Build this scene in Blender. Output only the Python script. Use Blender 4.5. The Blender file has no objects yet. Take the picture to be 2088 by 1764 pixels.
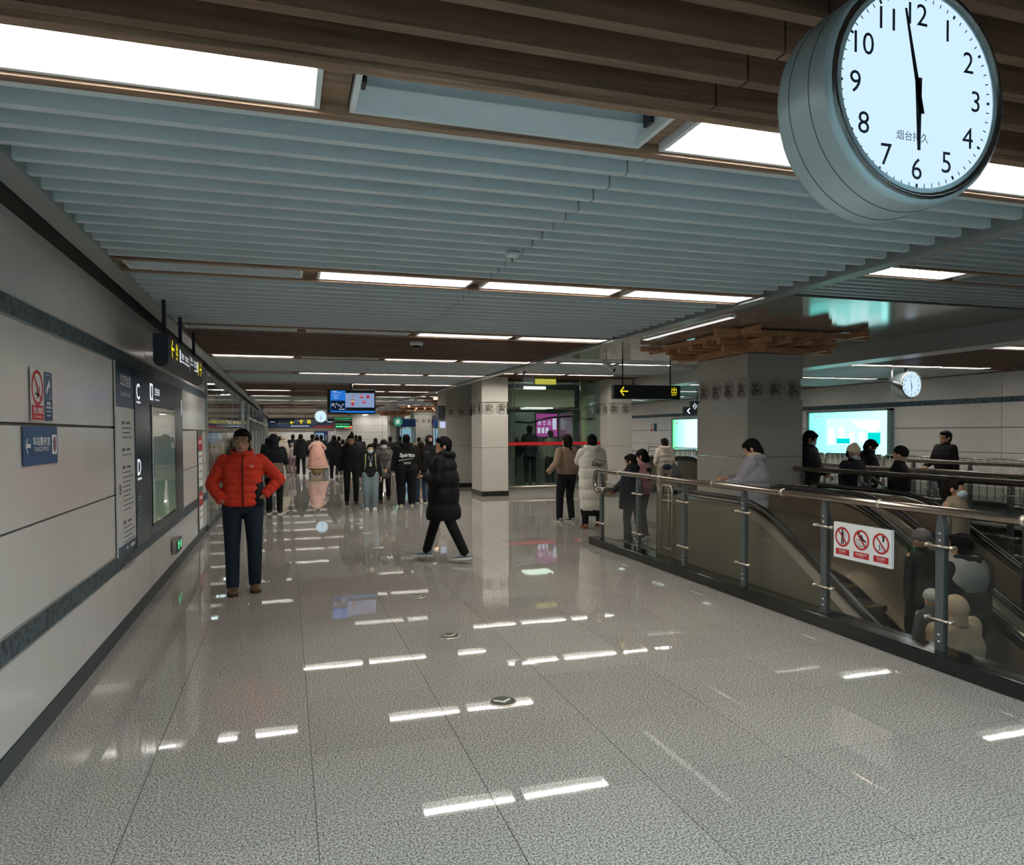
import bpy, bmesh, math, random
from mathutils import Vector, Matrix, noise
random.seed(7)
PI = math.pi
SC = bpy.context.scene
COL = SC.collection

# ---------------------------------------------------------------- camera, world, exposure
def make_camera():
    yaw, pitch, roll, F = math.radians(17.367), math.radians(1.442), math.radians(-0.288), 1469.67
    f = Vector((math.sin(yaw)*math.cos(pitch), math.cos(yaw)*math.cos(pitch), -math.sin(pitch)))
    r0 = Vector((math.cos(yaw), -math.sin(yaw), 0)); u0 = r0.cross(f)
    r = r0*math.cos(roll) + u0*math.sin(roll); u = r.cross(f)
    cd = bpy.data.cameras.new('camera'); cam = bpy.data.objects.new('camera', cd)
    cd.sensor_width = 36.0; cd.lens = F/2088*36.0; cd.shift_y = (919-882)/2088
    cd.clip_start = 0.05; cd.clip_end = 200
    M = Matrix((r, u, -f)).transposed().to_4x4(); M.translation = (0, 0, 1.7)
    cam.matrix_world = M
    COL.objects.link(cam); SC.camera = cam
make_camera()
W_ = bpy.data.worlds.new('world'); SC.world = W_; W_.use_nodes = True
W_.node_tree.nodes['Background'].inputs[0].default_value = (0.8, 0.85, 0.9, 1)
W_.node_tree.nodes['Background'].inputs[1].default_value = 0.05
SC.view_settings.view_transform = 'Standard'
SC.view_settings.look = 'None'
SC.view_settings.gamma = 1.0
SC.view_settings.use_curve_mapping = False
SC.view_settings.exposure = 0.0
LAMP = 42.0        # radiance of the ceiling strip lights
CLOCK = 1.05
SCREEN = 1.0

# ---------------------------------------------------------------- materials
MATS = {}
def _new(name):
    m = bpy.data.materials.new(name); m.use_nodes = True
    nt = m.node_tree; nt.nodes.clear()
    out = nt.nodes.new('ShaderNodeOutputMaterial')
    return m, nt, out
def s2l(c):
    return tuple(((v/12.92) if v <= 0.04045 else ((v+0.055)/1.055)**2.4) for v in c)
def hexc(h):
    h = h.lstrip('#'); return s2l(tuple(int(h[i:i+2], 16)/255 for i in (0, 2, 4)))
def mat(name, col, rough=0.5, metal=0.0, var=0.06, scale=12.0, bump=0.0, bscale=60.0, spec=0.5, coat=0.0, stretch=None):
    if name in MATS: return MATS[name]
    m, nt, out = _new(name)
    if isinstance(col, str): col = hexc(col)
    p = nt.nodes.new('ShaderNodeBsdfPrincipled')
    p.inputs['Roughness'].default_value = rough; p.inputs['Metallic'].default_value = metal
    p.inputs['Specular IOR Level'].default_value = spec
    if coat: p.inputs['Coat Weight'].default_value = coat; p.inputs['Coat Roughness'].default_value = 0.08
    tc = nt.nodes.new('ShaderNodeTexCoord'); mp = nt.nodes.new('ShaderNodeMapping')
    if stretch: mp.inputs['Scale'].default_value = stretch
    nt.links.new(tc.outputs['Object'], mp.inputs[0])
    nz = nt.nodes.new('ShaderNodeTexNoise'); nz.inputs['Scale'].default_value = scale; nz.inputs['Detail'].default_value = 4
    nt.links.new(mp.outputs[0], nz.inputs[0])
    cr = nt.nodes.new('ShaderNodeValToRGB')
    cr.color_ramp.elements[0].position = 0.3; cr.color_ramp.elements[1].position = 0.7
    cr.color_ramp.elements[0].color = tuple(max(0, c*(1-var)) for c in col)+(1,)
    cr.color_ramp.elements[1].color = tuple(min(1, c*(1+var)) for c in col)+(1,)
    nt.links.new(nz.outputs[0], cr.inputs[0]); nt.links.new(cr.outputs[0], p.inputs['Base Color'])
    if bump:
        n2 = nt.nodes.new('ShaderNodeTexNoise'); n2.inputs['Scale'].default_value = bscale; n2.inputs['Detail'].default_value = 3
        nt.links.new(mp.outputs[0], n2.inputs[0])
        b = nt.nodes.new('ShaderNodeBump'); b.inputs['Strength'].default_value = bump; b.inputs['Distance'].default_value = 0.01
        nt.links.new(n2.outputs[0], b.inputs['Height']); nt.links.new(b.outputs[0], p.inputs['Normal'])
    nt.links.new(p.outputs[0], out.inputs[0]); MATS[name] = m
    return m
def emis(name, col, strength):
    if name in MATS: return MATS[name]
    m, nt, out = _new(name)
    if isinstance(col, str): col = hexc(col)
    e = nt.nodes.new('ShaderNodeEmission'); e.inputs[0].default_value = tuple(col)+(1,); e.inputs[1].default_value = strength
    nt.links.new(e.outputs[0], out.inputs[0]); MATS[name] = m
    return m
def glassm(name, tint=(0.9, 0.95, 0.93), ior=1.5, rough=0.0, wavy=0.0):
    if name in MATS: return MATS[name]
    m, nt, out = _new(name)
    t = nt.nodes.new('ShaderNodeBsdfTransparent'); t.inputs[0].default_value = tuple(tint)+(1,)
    g = nt.nodes.new('ShaderNodeBsdfGlossy'); g.inputs['Roughness'].default_value = rough
    if wavy:
        g2 = nt.nodes.new('ShaderNodeNewGeometry'); mp = nt.nodes.new('ShaderNodeMapping'); mp.inputs['Scale'].default_value = (1, 1, .25)
        wn = nt.nodes.new('ShaderNodeTexNoise'); wn.inputs['Scale'].default_value = 2.2; nt.links.new(g2.outputs['Position'], mp.inputs[0]); nt.links.new(mp.outputs[0], wn.inputs[0])
        bp = nt.nodes.new('ShaderNodeBump'); bp.inputs['Strength'].default_value = wavy; bp.inputs['Distance'].default_value = .02; nt.links.new(wn.outputs[0], bp.inputs['Height']); nt.links.new(bp.outputs[0], g.inputs['Normal'])
    geo = nt.nodes.new('ShaderNodeNewGeometry'); r0 = ((ior-1)/(ior+1))**2
    dt = nt.nodes.new('ShaderNodeVectorMath'); dt.operation = 'DOT_PRODUCT'
    nt.links.new(geo.outputs['Normal'], dt.inputs[0]); nt.links.new(geo.outputs['Incoming'], dt.inputs[1])
    def mth(op, x, y):
        q = nt.nodes.new('ShaderNodeMath'); q.operation = op
        for k, v in enumerate((x, y)):
            if v is None: continue
            if isinstance(v, (int, float)): q.inputs[k].default_value = v
            else: nt.links.new(v, q.inputs[k])
        return q.outputs[0]
    fr = mth('MULTIPLY_ADD', mth('POWER', mth('SUBTRACT', 1.0, mth('ABSOLUTE', dt.outputs['Value'], None)), 5.0), 1-r0)
    fr.node.inputs[2].default_value = r0
    mx = nt.nodes.new('ShaderNodeMixShader')
    nt.links.new(fr, mx.inputs[0]); nt.links.new(t.outputs[0], mx.inputs[1]); nt.links.new(g.outputs[0], mx.inputs[2])
    nt.links.new(mx.outputs[0], out.inputs[0]); MATS[name] = m
    return m
def granite(name, cols, scale, rough, rscale=1.0, polish=0.5, tilevar=0.05):
    """speckled stone: three grains of colour from two voronoi cells and noise"""
    if name in MATS: return MATS[name]
    m, nt, out = _new(name); N = nt.nodes; L = nt.links
    p = N.new('ShaderNodeBsdfPrincipled'); p.inputs['Roughness'].default_value = rough
    p.inputs['Specular IOR Level'].default_value = polish
    tc = N.new('ShaderNodeTexCoord')
    geo = N.new('ShaderNodeNewGeometry')
    nz = N.new('ShaderNodeTexNoise'); nz.inputs['Scale'].default_value = scale; nz.inputs['Detail'].default_value = 3; nz.inputs['Roughness'].default_value = 0.6
    L.new(geo.outputs['Position'], nz.inputs[0])
    cr = N.new('ShaderNodeValToRGB'); cr.color_ramp.interpolation = 'LINEAR'
    el = cr.color_ramp.elements
    el[0].position = 0.40; el[0].color = hexc(cols[0])+(1,)
    el[1].position = 0.62; el[1].color = hexc(cols[2])+(1,)
    e = el.new(0.5); e.color = hexc(cols[1])+(1,)
    L.new(nz.outputs[0], cr.inputs[0])
    big = N.new('ShaderNodeTexNoise'); big.inputs['Scale'].default_value = 1.3; big.inputs['Detail'].default_value = 3
    L.new(geo.outputs['Position'], big.inputs[0])
    oi = N.new('ShaderNodeObjectInfo')
    ad = N.new('ShaderNodeMath'); ad.operation = 'MULTIPLY_ADD'; ad.inputs[1].default_value = tilevar*2; ad.inputs[2].default_value = 1-tilevar
    L.new(oi.outputs['Random'], ad.inputs[0])
    ad2 = N.new('ShaderNodeMath'); ad2.operation = 'MULTIPLY_ADD'; ad2.inputs[1].default_value = 0.16; ad2.inputs[2].default_value = 0.92
    L.new(big.outputs[0], ad2.inputs[0])
    mu = N.new('ShaderNodeMath'); mu.operation = 'MULTIPLY'; L.new(ad.outputs[0], mu.inputs[0]); L.new(ad2.outputs[0], mu.inputs[1])
    vm = N.new('ShaderNodeVectorMath'); vm.operation = 'SCALE'; L.new(cr.outputs[0], vm.inputs[0]); L.new(mu.outputs[0], vm.inputs['Scale'])
    L.new(vm.outputs[0], p.inputs['Base Color'])
    b = N.new('ShaderNodeBump'); b.inputs['Strength'].default_value = 0.02; b.inputs['Distance'].default_value = 0.01
    wv = N.new('ShaderNodeTexNoise'); wv.inputs['Scale'].default_value = 3.0*rscale
    L.new(geo.outputs['Position'], wv.inputs[0]); L.new(wv.outputs[0], b.inputs['Height']); L.new(b.outputs[0], p.inputs['Normal'])
    L.new(p.outputs[0], out.inputs[0]); MATS[name] = m
    return m
def wood(name, c1, c2, rough=0.45, axis='X'):
    if name in MATS: return MATS[name]
    m, nt, out = _new(name); N = nt.nodes; L = nt.links
    p = N.new('ShaderNodeBsdfPrincipled'); p.inputs['Roughness'].default_value = rough
    geo = N.new('ShaderNodeNewGeometry'); mp = N.new('ShaderNodeMapping')
    mp.inputs['Scale'].default_value = {'X': (1.2, 22, 22), 'Y': (22, 1.2, 22), 'N': (6, 6, 22)}[axis]
    L.new(geo.outputs['Position'], mp.inputs[0])
    nz = N.new('ShaderNodeTexNoise'); nz.inputs['Scale'].default_value = 1.5; nz.inputs['Detail'].default_value = 6; nz.inputs['Distortion'].default_value = 0.6
    L.new(mp.outputs[0], nz.inputs[0])
    cr = N.new('ShaderNodeValToRGB'); cr.color_ramp.elements[0].position = 0.3; cr.color_ramp.elements[1].position = 0.7
    cr.color_ramp.elements[0].color = hexc(c1)+(1,); cr.color_ramp.elements[1].color = hexc(c2)+(1,)
    L.new(nz.outputs[0], cr.inputs[0]); L.new(cr.outputs[0], p.inputs['Base Color'])
    L.new(p.outputs[0], out.inputs[0]); MATS[name] = m
    return m
def fret(name, c1, c2, rough=0.4):
    """dark band with a small woven key pattern"""
    if name in MATS: return MATS[name]
    m, nt, out = _new(name); N = nt.nodes; L = nt.links
    p = N.new('ShaderNodeBsdfPrincipled'); p.inputs['Roughness'].default_value = rough; p.inputs['Metallic'].default_value = 0.3
    geo = N.new('ShaderNodeNewGeometry'); mp = N.new('ShaderNodeMapping'); mp.inputs['Rotation'].default_value = (0, PI/2, 0)
    L.new(geo.outputs['Position'], mp.inputs[0])
    br = N.new('ShaderNodeTexVoronoi'); br.inputs['Scale'].default_value = 26; br.distance = 'CHEBYCHEV'; br.feature = 'F2'
    L.new(mp.outputs[0], br.inputs[0])
    cr = N.new('ShaderNodeValToRGB'); cr.color_ramp.elements[0].position = 0.45; cr.color_ramp.elements[1].position = 0.6
    cr.color_ramp.elements[0].color = hexc(c1)+(1,); cr.color_ramp.elements[1].color = hexc(c2)+(1,)
    L.new(br.outputs[0], cr.inputs[0]); L.new(cr.outputs[0], p.inputs['Base Color'])
    L.new(p.outputs[0], out.inputs[0]); MATS[name] = m
    return m

# ---------------------------------------------------------------- objects and meshes
WM = {}
def thing(name, label, cat, loc=(0, 0, 0), rz=0.0, group=None):
    o = bpy.data.objects.new(name, None); COL.objects.link(o)
    o.empty_display_size = 0.1
    o.location = loc; o.rotation_euler = (0, 0, rz)
    o['label'] = label; o['category'] = cat
    if group: o['group'] = group
    WM[o.name] = Matrix.Translation(loc) @ Matrix.Rotation(rz, 4, 'Z')
    return o
def add(name, me, parent=None, label=None, kind=None):
    o = bpy.data.objects.new(name, me); COL.objects.link(o)
    if parent is not None: o.parent = parent; WM[o.name] = WM.get(parent.name, Matrix())
    else: WM[o.name] = Matrix()
    if label: o['label'] = label
    if kind: o['kind'] = kind
    return o
def tag(o, label, cat, group=None):
    o['label'] = label; o['category'] = cat
    if group: o['group'] = group
    return o
def dup_tree(src, loc, rz=None, label=None, group=None):
    r = src.copy(); COL.objects.link(r); r.location = loc
    if rz is not None: r.rotation_euler = (0, 0, rz)
    if label: r['label'] = label
    if group: r['group'] = group
    WM[r.name] = Matrix.Translation(loc) @ Matrix.Rotation(r.rotation_euler[2], 4, 'Z')
    for ch in src.children:
        c = ch.copy(); COL.objects.link(c); c.parent = r
        for g in ch.children:
            d = g.copy(); COL.objects.link(d); d.parent = c
    return r

class MB:
    """collects shapes (world or local coordinates) into one mesh"""
    def __init__(s): s.v = []; s.f = []; s.fm = []; s.sm = []
    def add(s, vs, fs, mi=0, sm=False):
        b = len(s.v); s.v.extend([tuple(v) for v in vs]); s.f.extend([tuple(i+b for i in f) for f in fs])
        s.fm.extend([mi]*len(fs)); s.sm.extend([sm]*len(fs)); return s
    def box(s, x0, x1, y0, y1, z0, z1, mi=0, bev=0.0):
        if x0 > x1: x0, x1 = x1, x0
        if y0 > y1: y0, y1 = y1, y0
        if z0 > z1: z0, z1 = z1, z0
        if bev <= 0:
            return s.add([(x0,y0,z0),(x1,y0,z0),(x1,y1,z0),(x0,y1,z0),(x0,y0,z1),(x1,y0,z1),(x1,y1,z1),(x0,y1,z1)],
                     [(0,3,2,1),(4,5,6,7),(0,1,5,4),(1,2,6,5),(2,3,7,6),(3,0,4,7)], mi)
        bm = bmesh.new(); bmesh.ops.create_cube(bm, size=1)
        bmesh.ops.scale(bm, vec=(x1-x0, y1-y0, z1-z0), verts=bm.verts)
        bmesh.ops.bevel(bm, geom=bm.edges[:], offset=min(bev, .49*min(x1-x0, y1-y0, z1-z0)), segments=2, profile=0.5, affect='EDGES')
        c = Vector(((x0+x1)/2, (y0+y1)/2, (z0+z1)/2)); bm.verts.index_update()
        s.add([v.co+c for v in bm.verts], [[v.index for v in f.verts] for f in bm.faces], mi); bm.free(); return s
    def tube(s, pts, r, n=8, mi=0, cap=True, sm=True, flat=1.0):
        pts = [Vector(p) for p in pts]; rs = r if isinstance(r, (list, tuple)) else [r]*len(pts)
        vs = []; fs = []; pa = None
        for i, p in enumerate(pts):
            d = (pts[min(i+1, len(pts)-1)]-pts[max(i-1, 0)])
            d = d.normalized() if d.length > 1e-9 else Vector((0, 0, 1))
            if pa is None:
                up = Vector((0, 0, 1)) if abs(d.z) < 0.9 else Vector((0, 1, 0))
                a = d.cross(up)
            else:
                a = pa-d*pa.dot(d)
                if a.length < 1e-4: a = d.cross(Vector((0, 0, 1)))
            a.normalize(); pa = a; b = a.cross(d).normalized()
            for k in range(n):
                t = 2*PI*k/n; vs.append(p + a*(math.cos(t)*rs[i]) + b*(math.sin(t)*rs[i]*flat))
        for i in range(len(pts)-1):
            for k in range(n):
                k2 = (k+1) % n
                fs.append((i*n+k, (i+1)*n+k, (i+1)*n+k2, i*n+k2))
        if cap: fs.append(tuple(range(n))); fs.append(tuple(range(len(pts)*n-1, (len(pts)-1)*n-1, -1)))
        return s.add(vs, fs, mi, sm)
    def rings(s, rings, n=20, mi=0, sm=True, p=2.0, cap=True):
        """rings: (cx, cy, z, rx, ry) stacked, superellipse exponent p"""
        vs = []; fs = []
        for (cx, cy, z, rx, ry) in rings:
            for k in range(n):
                t = 2*PI*k/n; c, q = math.cos(t), math.sin(t)
                vs.append((cx+rx*math.copysign(abs(c)**(2/p), c), cy+ry*math.copysign(abs(q)**(2/p), q), z))
        for i in range(len(rings)-1):
            for k in range(n):
                k2 = (k+1) % n; fs.append((i*n+k, i*n+k2, (i+1)*n+k2, (i+1)*n+k))
        if cap: fs.append(tuple(range(n-1, -1, -1))); fs.append(tuple(range((len(rings)-1)*n, len(rings)*n)))
        return s.add(vs, fs, mi, sm)
    def ell(s, c, r, nu=16, nv=10, mi=0, rot=None, sm=True):
        vs = [(0, 0, -1)]; fs = []
        for j in range(1, nv):
            a = -PI/2+PI*j/nv
            for k in range(nu):
                t = 2*PI*k/nu; vs.append((math.cos(a)*math.cos(t), math.cos(a)*math.sin(t), math.sin(a)))
        vs.append((0, 0, 1)); last = len(vs)-1
        for k in range(nu):
            k2 = (k+1) % nu
            fs.append((0, 1+k2, 1+k)); fs.append((last, 1+(nv-2)*nu+k, 1+(nv-2)*nu+k2))
            for j in range(nv-2): fs.append((1+j*nu+k, 1+j*nu+k2, 1+(j+1)*nu+k2, 1+(j+1)*nu+k))
        c = Vector(c); R = rot if rot is not None else Matrix.Identity(3)
        if not isinstance(r, (tuple, list)): r = (r, r, r)
        return s.add([c + R @ Vector((v[0]*r[0], v[1]*r[1], v[2]*r[2])) for v in vs], fs, mi, sm)
    def poly(s, pts, d, mi=0):
        """flat polygon extruded by vector d"""
        n = len(pts); pts = [Vector(p) for p in pts]; d = Vector(d)
        vs = pts + [p+d for p in pts]
        fs = [tuple(range(n-1, -1, -1)), tuple(range(n, 2*n))] + [(i, (i+1) % n, n+(i+1) % n, n+i) for i in range(n)]
        return s.add(vs, fs, mi)
    def lathe(s, prof, c=(0, 0, 0), n=32, axis='Z', mi=0, sm=True, mis=None):
        """prof: (radius, height) along the axis"""
        vs = []; c = Vector(c)
        for (r, h) in prof:
            for k in range(n):
                t = 2*PI*k/n; a, b = r*math.cos(t), r*math.sin(t)
                vs.append(c+Vector({'Z': (a, b, h), 'Y': (a, h, b), 'X': (h, a, b)}[axis]))
        base = len(s.v); s.v.extend([tuple(v) for v in vs])
        for i in range(len(prof)-1):
            for k in range(n):
                k2 = (k+1) % n; s.f.append((base+i*n+k, base+i*n+k2, base+(i+1)*n+k2, base+(i+1)*n+k))
                s.fm.append(mis[i] if mis else mi); s.sm.append(sm)
        return s
    def bar(s, p0, p1, w, h, mi=0):
        """square bar from p0 to p1, width w (sideways), height h"""
        p0, p1 = Vector(p0), Vector(p1); d = (p1-p0).normalized()
        up = Vector((0, 0, 1)) if abs(d.z) < 0.95 else Vector((0, 1, 0))
        a = d.cross(up).normalized()*w/2; b = a.cross(d).normalized()*h/2
        vs = [p0-a-b, p0+a-b, p0+a+b, p0-a+b, p1-a-b, p1+a-b, p1+a+b, p1-a+b]
        return s.add(vs, [(0,3,2,1),(4,5,6,7),(0,1,5,4),(1,2,6,5),(2,3,7,6),(3,0,4,7)], mi)
    def mesh(s, name, mats, M=None):
        me = bpy.data.meshes.new(name)
        vs = [M @ Vector(v) for v in s.v] if M is not None else s.v
        me.from_pydata([tuple(v) for v in vs], [], s.f)
        ms = mats if isinstance(mats, (list, tuple)) else [mats]
        for m in ms: me.materials.append(m)
        me.polygons.foreach_set('material_index', s.fm)
        me.polygons.foreach_set('use_smooth', s.sm)
        me.update(); me.validate()
        bm = bmesh.new(); bm.from_mesh(me); bmesh.ops.recalc_face_normals(bm, faces=bm.faces); bm.to_mesh(me); bm.free()
        return me
    def build(s, name, mats, parent=None, label=None, kind=None, local=False):
        M = None
        if parent is not None and not local: M = WM.get(parent.name, Matrix()).inverted()
        return add(name, s.mesh(name, mats, M), parent, label, kind)

# scratch scene for evaluating modifiers and text
TMP = bpy.data.scenes.new('scratch')
def evaluated(ob):
    TMP.collection.objects.link(ob)
    vl = TMP.view_layers[0]; vl.update()
    dg = vl.depsgraph
    me = bpy.data.meshes.new_from_object(ob.evaluated_get(dg), preserve_all_data_layers=False, depsgraph=dg)
    TMP.collection.objects.unlink(ob)
    return me
def remesh(mb, voxel, smooth=2, matl=None, name='body'):
    me = bpy.data.meshes.new('t'); me.from_pydata([tuple(v) for v in mb.v], [], mb.f); me.update()
    bm = bmesh.new(); bm.from_mesh(me); bmesh.ops.recalc_face_normals(bm, faces=bm.faces); bm.to_mesh(me); bm.free()
    ob = bpy.data.objects.new('t', me)
    r = ob.modifiers.new('r', 'REMESH'); r.mode = 'VOXEL'; r.voxel_size = voxel; r.use_smooth_shade = True
    if smooth:
        q = ob.modifiers.new('s', 'SMOOTH'); q.factor = 0.5; q.iterations = smooth
    out = evaluated(ob); bpy.data.objects.remove(ob); bpy.data.meshes.remove(me)
    vs = [tuple(v.co) for v in out.vertices]; fs = [tuple(p.vertices) for p in out.polygons]
    bpy.data.meshes.remove(out)
    return vs, fs
_TC = {}
def text_geo(s, bold=0.0):
    k = (s, bold)
    if k in _TC: return _TC[k]
    cu = bpy.data.curves.new('t', 'FONT'); cu.body = s; cu.size = 1.0; cu.offset = bold; cu.extrude = 0.0; cu.resolution_u = 3
    cu.align_x = 'LEFT'
    ob = bpy.data.objects.new('t', cu); me = evaluated(ob)
    vs = [v.co.copy() for v in me.vertices]; fs = [tuple(p.vertices) for p in me.polygons]
    bpy.data.meshes.remove(me); bpy.data.objects.remove(ob)
    if vs:
        x0 = min(v.x for v in vs); x1 = max(v.x for v in vs); y0 = min(v.y for v in vs); y1 = max(v.y for v in vs)
    else: x0 = x1 = y0 = y1 = 0
    _TC[k] = (vs, fs, x0, x1, y0, y1); return _TC[k]
def put_text(mb, s, c, X, U, h, w=None, mi=0, bold=0.0):
    """lay the text flat, centred on c; X = reading direction, U = up, h = glyph box height, w = width (None keeps shape)"""
    vs, fs, x0, x1, y0, y1 = text_geo(s, bold)
    if not vs: return mb
    c, X, U = Vector(c), Vector(X), Vector(U)
    sy = h/(y1-y0); sx = sy if w is None else w/(x1-x0)
    mb.add([c + X*((v.x-(x0+x1)/2)*sx) + U*((v.y-(y0+y1)/2)*sy) for v in vs], fs, mi)
    return mb
def quad(mb, c, X, U, w, h, mi=0):
    c, X, U = Vector(c), Vector(X), Vector(U)
    mb.add([c-X*w/2-U*h/2, c+X*w/2-U*h/2, c+X*w/2+U*h/2, c-X*w/2+U*h/2], [(0, 1, 2, 3)], mi); return mb
def flat(mb, c, X, U, pts, mi=0):
    c, X, U = Vector(c), Vector(X), Vector(U)
    mb.add([c+X*p[0]+U*p[1] for p in pts], [tuple(range(len(pts)))], mi); return mb
def ringf(mb, c, X, U, r0, r1, mi=0, n=32, sy=1.0):
    c, X, U = Vector(c), Vector(X), Vector(U); vs = []
    for k in range(n):
        t = 2*PI*k/n
        for r in (r0, r1): vs.append(c+X*(r*math.cos(t))+U*(r*sy*math.sin(t)))
    mb.add(vs, [(2*k, 2*k+1, 2*((k+1) % n)+1, 2*((k+1) % n)) for k in range(n)], mi); return mb
def arrow(mb, c, X, U, s, ang, mi=0, th=0.16):
    """thin signage arrow pointing along angle ang in the X/U plane"""
    c, X, U = Vector(c), Vector(X), Vector(U)
    D = X*math.cos(ang)+U*math.sin(ang); S = X*(-math.sin(ang))+U*math.cos(ang)
    flat(mb, c, D, S, [(-s*.5, -s*th/2), (s*.42, -s*th/2), (s*.42, s*th/2), (-s*.5, s*th/2)], mi)
    for q in (1, -1):
        flat(mb, c, D, S, [(s*.5, 0), (s*.5-s*th*.3, -q*s*th*.75) if 0 else (s*.36, 0), (-s*.04, q*s*.42), (s*.07, q*s*.52)], mi)
    return mb
# ---------------------------------------------------------------- palette
M_TILE = granite('granite floor', ('#5f5b56', '#948f89', '#b9b4ad'), 105, 0.025, polish=0.45)
M_GROUT = mat('tile joint', '#3a3733', 0.8)
M_COLG = granite('granite column', ('#aaa59d', '#bcb7af', '#cdc8c0'), 60, 0.28, polish=0.4, tilevar=0.03)
M_COLD = granite('polished granite column', ('#a5a299', '#b0ada5', '#bbb8b0'), 45, 0.14, polish=0.6, tilevar=0.03)
M_PANEL = mat('enamel wall panel', '#c9c8c5', 0.16, var=0.02, scale=2, spec=0.5, bump=0.03, bscale=2.0)
M_SEAM = mat('panel seam', '#5c5a56', 0.6)
M_BAND = fret('fret band', '#26353c', '#4f626a')
M_BASE = mat('dark base', '#1e2f36', 0.35)
M_SIL = mat('silver blue baffle', '#c9d2d5', 0.38, metal=0.0, var=0.03, scale=3)
M_BRN = wood('brown baffle', '#56402f', '#7a5b48', 0.4, 'X')
M_BACK = mat('grey backing board', '#5f6e75', .6)
M_WTRIM = wood('wood trim', '#6a5040', '#a08064', 0.4, 'X')
M_DUNG = wood('bracket timber', '#a87654', '#d39f79', 0.5, 'N')
M_STRIP = mat('aluminium strip', '#9aa09f', 0.3, metal=0.4, var=0.02)
M_SOFF = mat('glossy ceiling panel', '#a5a7a3', 0.12, metal=0.45, var=0.02, scale=1)
M_CEIL = mat('dark ceiling void', '#2b2e30', 0.9)
M_WHITE = mat('white enamel', '#dfe3e4', 0.3, var=0.02)
M_REFL = mat('lamp reflector', '#b9c3c8', 0.3, metal=0.4, var=0.02)
M_LIT = emis('lit lamp diffuser', (1.0, 0.94, 0.85), LAMP)
M_LITE = emis('lit lamp diffuser by the right wall', (1.0, 0.93, 0.85), LAMP*.55)
M_LITC = emis('blue fill lamp diffuser', (.55, .86, 1.0), LAMP*2.6)  # unseen rows behind the camera, tinted blue and boosted to add a cool cast
M_STEEL = mat('brushed steel', '#a59d94', 0.24, metal=1.0, var=0.06, scale=4, stretch=(1, 1, 30))
M_RAIL = mat('steel handrail', '#a3968a', 0.2, metal=1.0, var=0.04)
M_POST = mat('grey steel post', '#6d7476', 0.38, metal=0.7, var=0.05)
M_BLK = mat('black granite', '#1b1d1c', 0.12, var=0.3, scale=50, spec=0.6)
M_RUB = mat('black rubber', '#0d0e0e', 0.35)
M_GLASS = glassm('clear glass', (0.86, 0.885, 0.87))
M_GLASSD = glassm('shop glass', (0.80, 0.86, 0.84), ior=2.3, wavy=.35)
M_NAVY = mat('navy sign body', '#111d28', 0.5, var=0.03)
M_SLATE = mat('slate blue board', '#2a404d', 0.22, var=0.03)
M_TXW = emis('lit white lettering', (0.9, 0.95, 1.0), 0.9)
M_TXY = emis('lit yellow lettering', (1.0, 0.80, 0.02), 1.0)
M_PW = mat('white print', '#e4e6e6', 0.5, var=0.01)
M_PK = mat('black print', '#17191b', 0.6, var=0.01)
M_PG = mat('grey print', '#5b5e62', 0.6, var=0.01)
M_PR = mat('red print', '#b3262c', 0.45, var=0.02)
M_PB = mat('blue print', '#1c3f63', 0.4, var=0.02)
M_DARKMET = mat('olive stainless cladding', '#8c8270', 0.32, metal=0.15, var=0.05, scale=1.5)
M_BRNMET = mat('bronze stainless cladding', '#776a59', 0.24, metal=0.3, var=0.05, scale=1.5)
M_SHINY = mat('bright stainless', '#d6cab8', 0.3, metal=.85, var=0.04)

ZC = 2.88          # underside of the slats over the main hall
XW = -1.345        # left wall face
XE = 14.8          # right wall face
YF = 58.0          # far wall
TP = 0.787
W1 = (4.62, 7.42, -6.0, 7.35)     # escalator well
W2 = (8.86, 10.9, -6.0, 9.3)      # stair well

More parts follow.
